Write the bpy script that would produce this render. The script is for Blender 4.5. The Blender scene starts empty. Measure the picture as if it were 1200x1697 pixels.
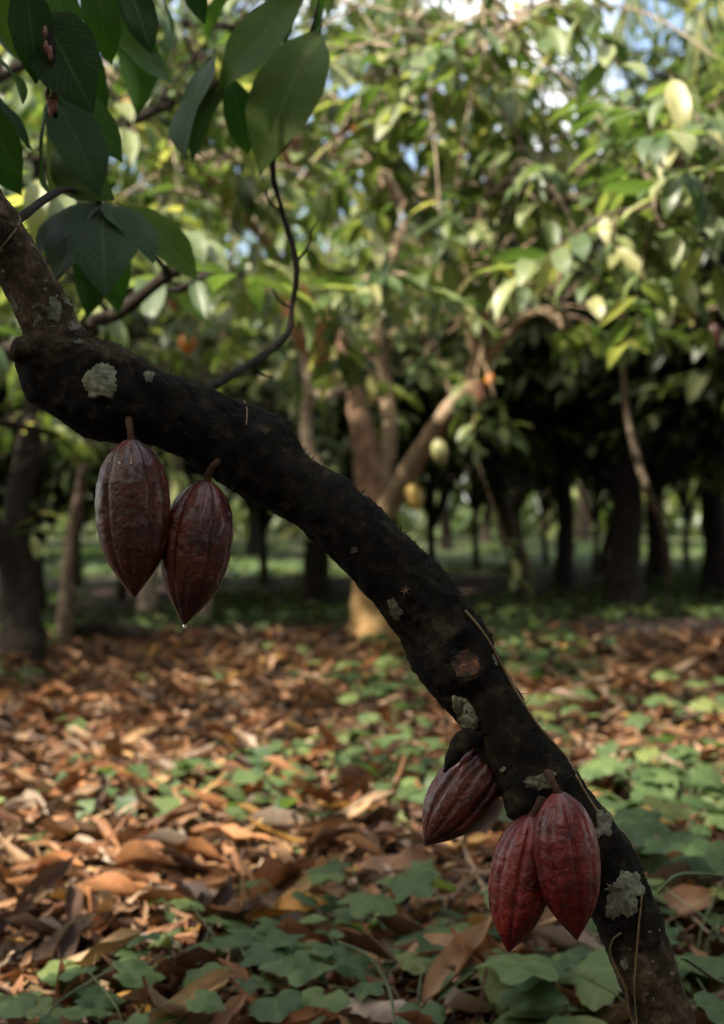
import bpy, math, random
import numpy as np
from mathutils import Vector, Matrix, noise
from mathutils.bvhtree import BVHTree

random.seed(7)
RNG = np.random.default_rng(7)
SC = bpy.context.scene
COL = SC.collection

# ------------------------------------------------------------------ camera
H = 0.9                       # eye height in metres
F = 50.0 / 36.0 * 1697.0      # focal length in photo pixels (photo is 1200 x 1697)
cam_d = bpy.data.cameras.new('camera')
cam_d.sensor_fit = 'VERTICAL'
cam_d.sensor_height = 36.0
cam_d.sensor_width = 36.0
cam_d.lens = 50.0
cam_d.clip_start = 0.05
cam_d.clip_end = 1000.0
cam_d.dof.use_dof = True
cam_d.dof.focus_distance = 1.60
cam_d.dof.aperture_fstop = 4.4
cam = bpy.data.objects.new('camera', cam_d)
cam.location = (0, 0, H)
cam.rotation_euler = (math.radians(90), 0, 0)
COL.objects.link(cam)
SC.camera = cam

# ------------------------------------------------------------------ sky and sun
TO_SUN = Vector((-0.54, -0.40, 0.76)).normalized()
SUN_EL = math.asin(TO_SUN.z)
SUN_AZ = math.atan2(TO_SUN.x, TO_SUN.y)
world = bpy.data.worlds.new('World')
SC.world = world
world.use_nodes = True
wn = world.node_tree.nodes
wl = world.node_tree.links
sky = wn.new('ShaderNodeTexSky')
sky.sky_type = 'NISHITA'
sky.sun_disc = False
sky.sun_elevation = SUN_EL
sky.sun_rotation = SUN_AZ
sky.air_density = 1.0
sky.dust_density = 5.0
sky.ozone_density = 0.4
# bright broken cloud over the whole sky
wtc = wn.new('ShaderNodeTexCoord')
wno = wn.new('ShaderNodeTexNoise')
wno.inputs['Scale'].default_value = 3.2
wno.inputs['Detail'].default_value = 7
wno.inputs['Roughness'].default_value = 0.6
wl.new(wtc.outputs['Generated'], wno.inputs['Vector'])
wra = wn.new('ShaderNodeValToRGB')
wra.color_ramp.elements[0].position = 0.46
wra.color_ramp.elements[1].position = 0.66
wl.new(wno.outputs['Fac'], wra.inputs['Fac'])
wmx = wn.new('ShaderNodeMix')
wmx.data_type = 'RGBA'
wl.new(wra.outputs['Color'], wmx.inputs[0])
wl.new(sky.outputs['Color'], wmx.inputs[6])
wmx.inputs[7].default_value = (9.6, 9.4, 8.7, 1)
wl.new(wmx.outputs[2], wn['Background'].inputs['Color'])
wn['Background'].inputs['Strength'].default_value = 0.13
sun_d = bpy.data.lights.new('sun', 'SUN')
sun_d.energy = 5.0
sun_d.angle = math.radians(1.5)
sun_d.color = (1.0, 0.915, 0.76)
sun = bpy.data.objects.new('sun', sun_d)
sun.rotation_euler = TO_SUN.to_track_quat('Z', 'Y').to_euler()
COL.objects.link(sun)

SC.view_settings.view_transform = 'Standard'
SC.view_settings.look = 'None'
SC.view_settings.gamma = 1.0
SC.view_settings.exposure = 1.62
SC.render.engine = 'CYCLES'
SC.cycles.use_denoising = True
SC.cycles.max_bounces = 8
SC.cycles.diffuse_bounces = 4
SC.cycles.transmission_bounces = 4
SC.cycles.sample_clamp_indirect = 4.0
SC.cycles.caustics_reflective = False
SC.cycles.caustics_refractive = False


# ------------------------------------------------------------------ helpers
def P(px, py, y):
    """photo pixel at a distance y in metres -> point of the place"""
    return Vector(((px - 600.0) / F * y, y, H - (py - 848.5) / F * y))


def ground_z(x, y):
    return (0.05 * noise.noise(Vector((x * 0.35, y * 0.35, 1.3)))
            + 0.02 * noise.noise(Vector((x * 1.3, y * 1.3, 4.1)))
            + 0.25 * max(0.0, min(1.0, (y - 14) / 40)) ** 1.0)


def link(name, data, mat=None, parent=None):
    o = bpy.data.objects.new(name, data)
    COL.objects.link(o)
    if mat is not None and data is not None and hasattr(data, 'materials'):
        if len(data.materials) == 0:
            data.materials.append(mat)
    if parent is not None:
        o.parent = parent
    return o


def tag(o, label=None, cat=None, group=None, kind=None):
    if label:
        o['label'] = label
    if cat:
        o['category'] = cat
    if group:
        o['group'] = group
    if kind:
        o['kind'] = kind
    return o


def thing(name, label, cat, loc=(0, 0, 0), group=None):
    o = bpy.data.objects.new(name, None)
    o.empty_display_size = 0.1
    COL.objects.link(o)
    o.location = loc
    return tag(o, label, cat, group)


def mesh_np(name, V, Fq, smooth=True, tint=None, uv=None):
    """V (n,3) array, Fq (m,k) array of equal-size faces"""
    me = bpy.data.meshes.new(name)
    V = np.asarray(V, dtype=np.float32)
    Fq = np.asarray(Fq, dtype=np.int32)
    k = Fq.shape[1]
    me.vertices.add(len(V))
    me.vertices.foreach_set('co', V.ravel())
    me.loops.add(Fq.size)
    me.loops.foreach_set('vertex_index', Fq.ravel())
    me.polygons.add(len(Fq))
    me.polygons.foreach_set('loop_start', np.arange(0, Fq.size, k, dtype=np.int32))
    me.polygons.foreach_set('loop_total', np.full(len(Fq), k, dtype=np.int32))
    me.update(calc_edges=True)
    if smooth:
        me.polygons.foreach_set('use_smooth', np.ones(len(Fq), dtype=bool))
    if tint is not None:
        a = me.attributes.new('tint', 'FLOAT', 'POINT')
        a.data.foreach_set('value', np.asarray(tint, dtype=np.float32))
    if uv is not None:
        l = me.uv_layers.new(name='UVMap')
        l.data.foreach_set('uv', np.asarray(uv, dtype=np.float32)[Fq.ravel()].ravel())
    return me


def catmull(pts, rad, n):
    """resample a path with radii"""
    pts = [Vector(p) for p in pts]
    ext = [pts[0] * 2 - pts[1]] + pts + [pts[-1] * 2 - pts[-2]]
    er = [rad[0]] + list(rad) + [rad[-1]]
    op, orr = [], []
    m = len(pts) - 1
    for i in range(n + 1):
        u = i / n * m
        k = min(int(u), m - 1)
        t = u - k
        p0, p1, p2, p3 = ext[k:k + 4]
        r1, r2 = er[k + 1], er[k + 2]
        p = 0.5 * ((2 * p1) + (p2 - p0) * t + (2 * p0 - 5 * p1 + 4 * p2 - p3) * t * t + (3 * p1 - p0 - 3 * p2 + p3) * t ** 3)
        op.append(p)
        s = t * t * (3 - 2 * t)
        orr.append(r1 + (r2 - r1) * s)
    return op, orr


def tube_arrays(pts, rad, seg=10, n=None, disp=None, cap=True):
    """swept tube; disp(point, ring_t, angle) -> radius factor"""
    n = n or max(4, (len(pts) - 1) * 5)
    C, R = catmull(pts, rad, n)
    T = []
    for i in range(len(C)):
        a = C[max(0, i - 1)]
        b = C[min(len(C) - 1, i + 1)]
        T.append((b - a).normalized())
    up = Vector((0, -1, 0)) if abs(T[0].y) < 0.9 else Vector((1, 0, 0))
    N = (up - T[0] * up.dot(T[0])).normalized()
    V = []
    for i in range(len(C)):
        N = (N - T[i] * N.dot(T[i])).normalized()
        B = T[i].cross(N)
        for s in range(seg):
            a = 2 * math.pi * s / seg
            d = N * math.cos(a) + B * math.sin(a)
            r = R[i]
            if disp:
                r *= disp(C[i] + d * R[i], i / len(C), a)
            V.append(C[i] + d * r)
    Fc = []
    for i in range(len(C) - 1):
        for s in range(seg):
            s2 = (s + 1) % seg
            Fc.append((i * seg + s, i * seg + s2, (i + 1) * seg + s2, (i + 1) * seg + s))
    if cap:
        a = len(V)
        V.append(C[0])
        V.append(C[-1])
        for s in range(seg):
            s2 = (s + 1) % seg
            Fc.append((a, a, s2, s)) if False else Fc.append((a, s2, s))
            Fc.append((a + 1, (len(C) - 1) * seg + s, (len(C) - 1) * seg + s2))
    return V, Fc


def mesh_py(name, V, Fc, smooth=True):
    me = bpy.data.meshes.new(name)
    me.from_pydata([tuple(v) for v in V], [], Fc)
    if smooth:
        me.polygons.foreach_set('use_smooth', [True] * len(me.polygons))
    return me


def bark_disp(amp=0.1, fr=25.0):
    def f(p, t, a):
        return 1 + amp * noise.noise(p * fr) + amp * 0.5 * noise.noise(p * fr * 2.7)
    return f


def tube(name, pts, rad, mat, parent=None, seg=10, n=None, disp=None, smooth=True):
    V, Fc = tube_arrays(pts, rad, seg, n, disp)
    return link(name, mesh_py(name, V, Fc, smooth), mat, parent)


class Join:
    """collects tubes for one mesh"""
    def __init__(self):
        self.V, self.F = [], []

    def add(self, V, Fc):
        o = len(self.V)
        self.V += list(V)
        self.F += [tuple(i + o for i in f) for f in Fc]

    def tube(self, pts, rad, seg=6, n=None, disp=None):
        self.add(*tube_arrays(pts, rad, seg, n, disp))

    def build(self, name, mat, parent=None, smooth=True):
        return link(name, mesh_py(name, self.V, self.F, smooth), mat, parent)


# ------------------------------------------------------------------ materials
def new_mat(name):
    m = bpy.data.materials.new(name)
    m.use_nodes = True
    nt = m.node_tree
    b = nt.nodes['Principled BSDF']
    return m, nt, b


def nd(nt, typ, **kw):
    n = nt.nodes.new(typ)
    for k, v in kw.items():
        setattr(n, k, v)
    return n


def ramp(nt, src, stops, interp='LINEAR'):
    r = nd(nt, 'ShaderNodeValToRGB')
    r.color_ramp.interpolation = interp
    e = r.color_ramp.elements
    while len(e) < len(stops):
        e.new(0.5)
    for i, (p, c) in enumerate(stops):
        e[i].position = p
        e[i].color = (c[0], c[1], c[2], 1)
    nt.links.new(src, r.inputs['Fac'])
    return r.outputs['Color']


def mixc(nt, fac, a, b, mode='MIX'):
    n = nd(nt, 'ShaderNodeMix', data_type='RGBA', blend_type=mode)
    for sock, v in ((0, fac), (6, a), (7, b)):
        if isinstance(v, (int, float)):
            n.inputs[sock].default_value = v
        elif isinstance(v, tuple):
            n.inputs[sock].default_value = (v[0], v[1], v[2], 1)
        else:
            nt.links.new(v, n.inputs[sock])
    return n.outputs[2]


def noise_tex(nt, scale, detail=4, rough=0.6, coord='Object', dist=0.0):
    tc = nd(nt, 'ShaderNodeTexCoord')
    n = nd(nt, 'ShaderNodeTexNoise')
    n.inputs['Scale'].default_value = scale
    n.inputs['Detail'].default_value = detail
    n.inputs['Roughness'].default_value = rough
    n.inputs['Distortion'].default_value = dist
    nt.links.new(tc.outputs[coord], n.inputs['Vector'])
    return n.outputs['Fac']


def bump(nt, b, h, strength, dist):
    n = nd(nt, 'ShaderNodeBump')
    n.inputs['Strength'].default_value = strength
    n.inputs['Distance'].default_value = dist
    nt.links.new(h, n.inputs['Height'])
    nt.links.new(n.outputs['Normal'], b.inputs['Normal'])
    return n


def leaf_material(name, stops, trans, trans_fac, rough=0.42, source='random', veins=True, spec=0.5, spots=None):
    m, nt, b = new_mat(name)
    if source == 'random':
        src = nd(nt, 'ShaderNodeObjectInfo').outputs['Random']
    else:
        src = nd(nt, 'ShaderNodeAttribute', attribute_name='tint').outputs['Fac']
    col = ramp(nt, src, stops)
    tc = ramp(nt, src, [(p, trans(c)) for p, c in stops])
    nz = noise_tex(nt, 9.0, 3, 0.6)
    nzr = ramp(nt, nz, [(0.3, (0.72, 0.72, 0.72)), (0.7, (1.2, 1.2, 1.2))])
    col = mixc(nt, 1.0, col, nzr, 'MULTIPLY')
    if spots:
        sp = noise_tex(nt, spots[0], 3, 0.7)
        sf = ramp(nt, sp, [(spots[1], (0, 0, 0)), (spots[1] + 0.06, (1, 1, 1))])
        col = mixc(nt, sf, col, spots[2])
    b.inputs['Roughness'].default_value = rough
    b.inputs['Specular IOR Level'].default_value = spec
    if veins:
        uv = nd(nt, 'ShaderNodeUVMap')
        sep = nd(nt, 'ShaderNodeSeparateXYZ')
        nt.links.new(uv.outputs['UV'], sep.inputs['Vector'])
        u2 = nd(nt, 'ShaderNodeMath', operation='SUBTRACT')
        nt.links.new(sep.outputs['X'], u2.inputs[0])
        u2.inputs[1].default_value = 0.5
        ua = nd(nt, 'ShaderNodeMath', operation='ABSOLUTE')
        nt.links.new(u2.outputs[0], ua.inputs[0])
        k = nd(nt, 'ShaderNodeMath', operation='MULTIPLY_ADD')
        nt.links.new(ua.outputs[0], k.inputs[0])
        k.inputs[1].default_value = -0.55
        nt.links.new(sep.outputs['Y'], k.inputs[2])
        fr = nd(nt, 'ShaderNodeMath', operation='MULTIPLY')
        nt.links.new(k.outputs[0], fr.inputs[0])
        fr.inputs[1].default_value = 44.0
        sn = nd(nt, 'ShaderNodeMath', operation='SINE')
        nt.links.new(fr.outputs[0], sn.inputs[0])
        pw = nd(nt, 'ShaderNodeMath', operation='ABSOLUTE')
        nt.links.new(sn.outputs[0], pw.inputs[0])
        vr = ramp(nt, pw.outputs[0], [(0.0, (0, 0, 0)), (0.25, (1, 1, 1))])
        mr = ramp(nt, ua.outputs[0], [(0.012, (0, 0, 0)), (0.03, (1, 1, 1))])
        vm = mixc(nt, 1.0, vr, mr, 'MULTIPLY')
        col = mixc(nt, vm, mixc(nt, 0.2, col, (0.22, 0.26, 0.10)), col)
        bump(nt, b, vm, 0.18, 0.003)
    nt.links.new(col, b.inputs['Base Color'])
    tr = nd(nt, 'ShaderNodeBsdfTranslucent')
    nt.links.new(tc, tr.inputs['Color'])
    mx = nd(nt, 'ShaderNodeMixShader')
    mx.inputs['Fac'].default_value = trans_fac
    nt.links.new(b.outputs[0], mx.inputs[1])
    nt.links.new(tr.outputs[0], mx.inputs[2])
    nt.links.new(mx.outputs[0], nt.nodes['Material Output'].inputs['Surface'])
    return m


def lush(c):
    return (min(1, c[0] * 2.1), min(1, c[1] * 2.3), c[2] * 1.1)


def dry(c):
    return (c[0] * 1.0, c[1] * 0.85, c[2] * 0.6)


M = {}
GREEN = [(0.0, (0.036, 0.066, 0.018)), (0.35, (0.066, 0.100, 0.030)), (0.65, (0.120, 0.152, 0.054)),
         (0.88, (0.195, 0.215, 0.088)), (1.0, (0.29, 0.265, 0.115))]
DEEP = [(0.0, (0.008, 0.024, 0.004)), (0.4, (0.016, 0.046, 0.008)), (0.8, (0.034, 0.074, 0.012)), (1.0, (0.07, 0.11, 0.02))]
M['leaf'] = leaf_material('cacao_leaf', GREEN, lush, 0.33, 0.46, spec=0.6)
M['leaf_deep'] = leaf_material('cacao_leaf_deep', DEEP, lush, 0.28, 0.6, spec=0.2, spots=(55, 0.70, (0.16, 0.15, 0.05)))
M['mass'] = leaf_material('leaf_mass', GREEN, lush, 0.33, 0.46, source='tint', veins=False, spec=0.6)
PAINTED_SHADE = [(p, tuple(v * 0.36 for v in c)) for p, c in GREEN]  # leaf greens darkened to paint under-canopy shade into the colour
M['mass_painted_shade'] = leaf_material('leaf_mass_painted_shade', PAINTED_SHADE, lush, 0.30, 0.48, source='tint', veins=False, spec=0.4)
HERB = [(0.0, (0.034, 0.064, 0.022)), (0.5, (0.060, 0.098, 0.034)), (0.85, (0.095, 0.135, 0.044)), (1.0, (0.14, 0.16, 0.05))]
M['herb'] = leaf_material('herb_leaf', HERB, lush, 0.3, 0.6, spec=0.3)
M['herb_mass'] = leaf_material('herb_mass', HERB, lush, 0.3, 0.5, source='tint', veins=False)
for nm, c in (('tan', (0.29, 0.17, 0.090)), ('orange', (0.25, 0.108, 0.045)), ('umber', (0.085, 0.040, 0.020)),
              ('grey', (0.25, 0.19, 0.145)), ('yellow', (0.36, 0.18, 0.035)), ('deadleaf', (0.17, 0.075, 0.03))):
    st = [(0.0, tuple(v * 0.65 for v in c)), (0.5, c), (1.0, tuple(v * 1.25 for v in c))]
    M['dry_' + nm] = leaf_material('dry_' + nm, st, dry, 0.12, 0.62, veins=True, spec=0.3,
                                   spots=(30, 0.62, tuple(v * 0.4 for v in c)))
LIT = [(0.0, (0.028, 0.015, 0.009)), (0.3, (0.085, 0.040, 0.020)), (0.55, (0.20, 0.085, 0.033)), (0.75, (0.26, 0.145, 0.075)),
       (0.9, (0.24, 0.18, 0.13)), (1.0, (0.34, 0.19, 0.05))]
M['litter'] = leaf_material('litter', LIT, dry, 0.12, 0.62, source='tint', veins=False, spec=0.3,
                            spots=(30, 0.62, (0.05, 0.025, 0.015)))


def bark_material(name, stops, scale, bmp, bdist, moss=None, rough=0.9):
    m, nt, b = new_mat(name)
    n1 = noise_tex(nt, scale, 8, 0.68)
    col = ramp(nt, n1, stops)
    if moss:
        n2 = noise_tex(nt, scale * 0.35, 5, 0.7, dist=0.4)
        f = ramp(nt, n2, [(moss[1], (0, 0, 0)), (moss[1] + 0.08, (1, 1, 1))])
        col = mixc(nt, f, col, moss[0])
    nt.links.new(col, b.inputs['Base Color'])
    b.inputs['Roughness'].default_value = rough
    b.inputs['Specular IOR Level'].default_value = 0.2
    n3 = noise_tex(nt, scale * 2.4, 8, 0.75)
    bump(nt, b, n3, bmp, bdist)
    return m


M['bark'] = bark_material('grove_bark', [(0.3, (0.030, 0.022, 0.016)), (0.5, (0.10, 0.072, 0.050)), (0.7, (0.22, 0.18, 0.135))], 14, 0.7, 0.02,
                          ((0.055, 0.07, 0.03), 0.58))
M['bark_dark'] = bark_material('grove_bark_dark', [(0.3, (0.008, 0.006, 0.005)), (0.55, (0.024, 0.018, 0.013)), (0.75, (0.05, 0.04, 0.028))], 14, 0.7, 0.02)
M['bark_pale'] = bark_material('grove_bark_pale', [(0.3, (0.10, 0.08, 0.055)), (0.5, (0.26, 0.20, 0.14)), (0.7, (0.42, 0.37, 0.30))], 14, 0.6, 0.015)
M['bark_ochre'] = bark_material('grove_bark_ochre', [(0.3, (0.16, 0.085, 0.03)), (0.5, (0.32, 0.19, 0.07)), (0.7, (0.42, 0.30, 0.14))], 9, 0.6, 0.02)
M['bark_limb'] = bark_material('limb_bark', [(0.3, (0.10, 0.066, 0.042)), (0.5, (0.25, 0.175, 0.115)), (0.7, (0.38, 0.30, 0.21))], 14, 0.6, 0.02, ((0.09, 0.10, 0.035), 0.62))
m, nt, b = new_mat('ochre_foot_bark')
n1 = noise_tex(nt, 10, 8, 0.68)
oc = ramp(nt, n1, [(0.3, (0.16, 0.085, 0.03)), (0.5, (0.32, 0.19, 0.07)), (0.7, (0.42, 0.30, 0.14))])
gr = ramp(nt, n1, [(0.3, (0.075, 0.040, 0.024)), (0.5, (0.21, 0.120, 0.074)), (0.7, (0.32, 0.22, 0.15))])
tc = nd(nt, 'ShaderNodeTexCoord')
sp = nd(nt, 'ShaderNodeSeparateXYZ')
nt.links.new(tc.outputs['Object'], sp.inputs['Vector'])
mr = nd(nt, 'ShaderNodeMapRange')
mr.inputs['From Min'].default_value = 0.6
mr.inputs['From Max'].default_value = 0.9
nt.links.new(sp.outputs['Z'], mr.inputs['Value'])
nt.links.new(mixc(nt, mr.outputs['Result'], oc, gr), b.inputs['Base Color'])
b.inputs['Roughness'].default_value = 0.9
bump(nt, b, noise_tex(nt, 26, 8, 0.75), 0.7, 0.02)
M['bark_ochre_foot'] = m
M['twig'] = bark_material('twig_bark', [(0.3, (0.05, 0.04, 0.028)), (0.6, (0.17, 0.12, 0.085))], 30, 0.4, 0.004)

# the near trunk: black moss-grown bark, browner and lichen-dusted towards the crown and near the foot
m, nt, b = new_mat('near_trunk_bark')
n1 = noise_tex(nt, 42, 9, 0.72)
dark = ramp(nt, n1, [(0.30, (0.0035, 0.0030, 0.0020)), (0.49, (0.008, 0.0065, 0.0045)), (0.58, (0.020, 0.0155, 0.0095)), (0.70, (0.062, 0.046, 0.028))])
brown = ramp(nt, n1, [(0.30, (0.014, 0.010, 0.006)), (0.45, (0.055, 0.038, 0.024)), (0.56, (0.12, 0.085, 0.055)), (0.70, (0.26, 0.21, 0.15))])
tc = nd(nt, 'ShaderNodeTexCoord')
sep = nd(nt, 'ShaderNodeSeparateXYZ')
nt.links.new(tc.outputs['Object'], sep.inputs['Vector'])
big = noise_tex(nt, 11, 5, 0.7)
def bandmask(val, lo, hi):
    mr = nd(nt, 'ShaderNodeMapRange')
    mr.inputs['From Min'].default_value = lo
    mr.inputs['From Max'].default_value = hi
    nt.links.new(val, mr.inputs['Value'])
    return mr.outputs['Result']
up = bandmask(sep.outputs['Z'], 1.085, 1.135)
dn = bandmask(sep.outputs['Z'], 0.455, 0.40)
either = nd(nt, 'ShaderNodeMath', operation='MAXIMUM')
nt.links.new(up, either.inputs[0])
nt.links.new(dn, either.inputs[1])
br = ramp(nt, big, [(0.32, (0, 0, 0)), (0.50, (1, 1, 1))])
msk = nd(nt, 'ShaderNodeMath', operation='MULTIPLY')
nt.links.new(either.outputs[0], msk.inputs[0])
nt.links.new(br, msk.inputs[1])
col = mixc(nt, msk.outputs[0], dark, brown)
gm = noise_tex(nt, 23, 6, 0.75)
gf = ramp(nt, gm, [(0.60, (0, 0, 0)), (0.68, (0.7, 0.7, 0.7))])
col = mixc(nt, gf, col, (0.013, 0.017, 0.006))
nt.links.new(col, b.inputs['Base Color'])
b.inputs['Roughness'].default_value = 0.93
b.inputs['Specular IOR Level'].default_value = 0.12
n3 = noise_tex(nt, 95, 10, 0.8)
bump(nt, b, n3, 0.9, 0.006)
M['near_bark'] = m

# lichen crust
m, nt, b = new_mat('lichen')
v = noise_tex(nt, 160, 6, 0.75)
col = ramp(nt, v, [(0.32, (0.075, 0.078, 0.055)), (0.48, (0.22, 0.225, 0.165)), (0.66, (0.34, 0.345, 0.265))])
nt.links.new(col, b.inputs['Base Color'])
b.inputs['Roughness'].default_value = 0.95
b.inputs['Specular IOR Level'].default_value = 0.1
bump(nt, b, noise_tex(nt, 330, 6, 0.8), 1.0, 0.003)
M['lichen'] = m
m, nt, b = new_mat('lichen_dull')
v = noise_tex(nt, 190, 6, 0.75)
col = ramp(nt, v, [(0.3, (0.05, 0.048, 0.032)), (0.52, (0.15, 0.145, 0.10)), (0.7, (0.27, 0.265, 0.19))])
nt.links.new(col, b.inputs['Base Color'])
b.inputs['Roughness'].default_value = 0.95
bump(nt, b, noise_tex(nt, 330, 6, 0.8), 1.0, 0.003)
M['lichen_dull'] = m
m, nt, b = new_mat('wound_wood')
v = noise_tex(nt, 90, 7, 0.75)
col = ramp(nt, v, [(0.42, (0.008, 0.006, 0.004)), (0.55, (0.06, 0.022, 0.009)), (0.7, (0.22, 0.09, 0.035))])
nt.links.new(col, b.inputs['Base Color'])
b.inputs['Roughness'].default_value = 0.95
bump(nt, b, v, 1.0, 0.006)
M['wound'] = m


def pod_material(name, dark, mid, bright, rough, scale=34):
    m, nt, b = new_mat(name)
    n1 = noise_tex(nt, scale, 7, 0.7)
    n2 = noise_tex(nt, scale * 5, 5, 0.7)
    col = ramp(nt, n1, [(0.30, dark), (0.52, mid), (0.72, bright)])
    sp = ramp(nt, n2, [(0.30, (0.5, 0.45, 0.45)), (0.62, (1.15, 1.15, 1.15))])
    col = mixc(nt, 1.0, col, sp, 'MULTIPLY')
    n5 = noise_tex(nt, scale * 0.5, 3, 0.55)
    col = mixc(nt, ramp(nt, n5, [(0.50, (0, 0, 0)), (0.72, (0.55, 0.55, 0.55))]), col, mixc(nt, 0.3, bright, (0.14, 0.045, 0.013)))
    n6 = noise_tex(nt, scale * 2.6, 4, 0.7)
    col = mixc(nt, ramp(nt, n6, [(0.70, (0, 0, 0)), (0.74, (0.75, 0.75, 0.75))]), col, (0.030, 0.014, 0.008))
    nt.links.new(col, b.inputs['Base Color'])
    rr = ramp(nt, n1, [(0.3, (rough - 0.08,) * 3), (0.75, (rough + 0.12,) * 3)])
    nt.links.new(rr, b.inputs['Roughness'])
    b.inputs['Specular IOR Level'].default_value = 0.36
    b.inputs['Coat Weight'].default_value = 0.42
    b.inputs['Coat Roughness'].default_value = 0.20
    mu = noise_tex(nt, 120, 5, 0.6, dist=0.6)
    bump(nt, b, mu, 0.7, 0.006)
    return m


M['pod_brown'] = pod_material('pod_brown', (0.014, 0.0018, 0.0012), (0.052, 0.0058, 0.0030), (0.125, 0.020, 0.006), 0.40)
M['pod_wine'] = pod_material('pod_wine', (0.012, 0.0009, 0.0011), (0.056, 0.0026, 0.0036), (0.125, 0.010, 0.005), 0.38)
M['pod_red'] = pod_material('pod_red', (0.030, 0.0009, 0.0016), (0.115, 0.0026, 0.0048), (0.21, 0.011, 0.006), 0.37)
M['pod_yellow'] = pod_material('pod_yellow', (0.35, 0.22, 0.05), (0.55, 0.37, 0.10), (0.62, 0.46, 0.18), 0.45)
M['pod_green'] = pod_material('pod_green', (0.22, 0.23, 0.09), (0.36, 0.36, 0.16), (0.45, 0.42, 0.22), 0.45)
M['pod_pink'] = pod_material('pod_pink', (0.20, 0.075, 0.045), (0.30, 0.13, 0.08), (0.38, 0.24, 0.12), 0.5)
M['pod_orange'] = pod_material('pod_orange', (0.50, 0.14, 0.02), (0.60, 0.22, 0.04), (0.62, 0.30, 0.07), 0.45)
M['pod_stem'] = bark_material('pod_stem', [(0.3, (0.016, 0.008, 0.005)), (0.55, (0.050, 0.024, 0.012)), (0.75, (0.10, 0.055, 0.026))], 120, 0.5, 0.002)
m, nt, b = new_mat('water')
b.inputs['Transmission Weight'].default_value = 1.0
b.inputs['Roughness'].default_value = 0.02
b.inputs['IOR'].default_value = 1.33
M['water'] = m
M['moss'] = leaf_material('moss', [(0, (0.012, 0.014, 0.005)), (1, (0.045, 0.05, 0.016))], lush, 0.2, 0.8, source='tint', veins=False)
m, nt, b = new_mat('tendril')
b.inputs['Base Color'].default_value = (0.15, 0.10, 0.045, 1)
b.inputs['Roughness'].default_value = 0.7
M['tendril'] = m
m, nt, b = new_mat('green_stem')
b.inputs['Base Color'].default_value = (0.06, 0.085, 0.03, 1)
b.inputs['Roughness'].default_value = 0.6
M['stem'] = m
m, nt, b = new_mat('bud_pink')
b.inputs['Base Color'].default_value = (0.26, 0.12, 0.08, 1)
b.inputs['Roughness'].default_value = 0.6
M['bud'] = m

# soil
m, nt, b = new_mat('soil')
n1 = noise_tex(nt, 7, 9, 0.75)
n2 = noise_tex(nt, 38, 8, 0.75)
col = ramp(nt, n1, [(0.3, (0.014, 0.008, 0.006)), (0.5, (0.045, 0.025, 0.015)), (0.68, (0.095, 0.054, 0.03))])
c2 = ramp(nt, n2, [(0.35, (0.4, 0.38, 0.36)), (0.65, (1.25, 1.2, 1.15))])
col = mixc(nt, 1.0, col, c2, 'MULTIPLY')
n4 = noise_tex(nt, 0.55, 5, 0.6)
gf = ramp(nt, n4, [(0.52, (0, 0, 0)), (0.62, (0.8, 0.8, 0.8))])
col = mixc(nt, gf, col, (0.05, 0.07, 0.026))
tc = nd(nt, 'ShaderNodeTexCoord')
sp = nd(nt, 'ShaderNodeSeparateXYZ')
nt.links.new(tc.outputs['Object'], sp.inputs['Vector'])
mr = nd(nt, 'ShaderNodeMapRange')
mr.inputs['From Min'].default_value = 18
mr.inputs['From Max'].default_value = 23
nt.links.new(sp.outputs['Y'], mr.inputs['Value'])
col = mixc(nt, mr.outputs['Result'], col, mixc(nt, n2, (0.03, 0.045, 0.015), (0.085, 0.11, 0.04)))
nt.links.new(col, b.inputs['Base Color'])
b.inputs['Roughness'].default_value = 0.95
bump(nt, b, n2, 0.8, 0.05)
M['soil'] = m

# ------------------------------------------------------------------ ground
def axis(lo, hi, near_lo, near_hi, step, growth):
    a = list(np.arange(near_lo, near_hi, step))
    s, x = step, near_hi
    while x < hi:
        a.append(x); s *= growth; x += s
    a.append(hi)
    s, x = step, near_lo
    pre = []
    while x > lo:
        s *= growth; x -= s
        pre.append(max(x, lo))
    return np.array(sorted(set(pre + a)))

gx = axis(-220, 220, -4, 4, 0.12, 1.18)
gy = axis(-120, 320, 0, 12, 0.12, 1.15)
GV = [(x, y, ground_z(x, y)) for y in gy for x in gx]
nx = len(gx)
GF = [(j * nx + i, j * nx + i + 1, (j + 1) * nx + i + 1, (j + 1) * nx + i) for j in range(len(gy) - 1) for i in range(nx - 1)]
tag(link('ground', mesh_np('ground', GV, GF), M['soil']), kind='structure')

# ------------------------------------------------------------------ leaf shapes
WT = np.array([0, .06, .2, .42, .66, .82, .93, 1.0])
WV = np.array([.04, .30, .78, 1.0, .86, .52, .18, .0])
HT = np.array([0, .04, .15, .35, .6, .8, .92, 1.0])


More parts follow.
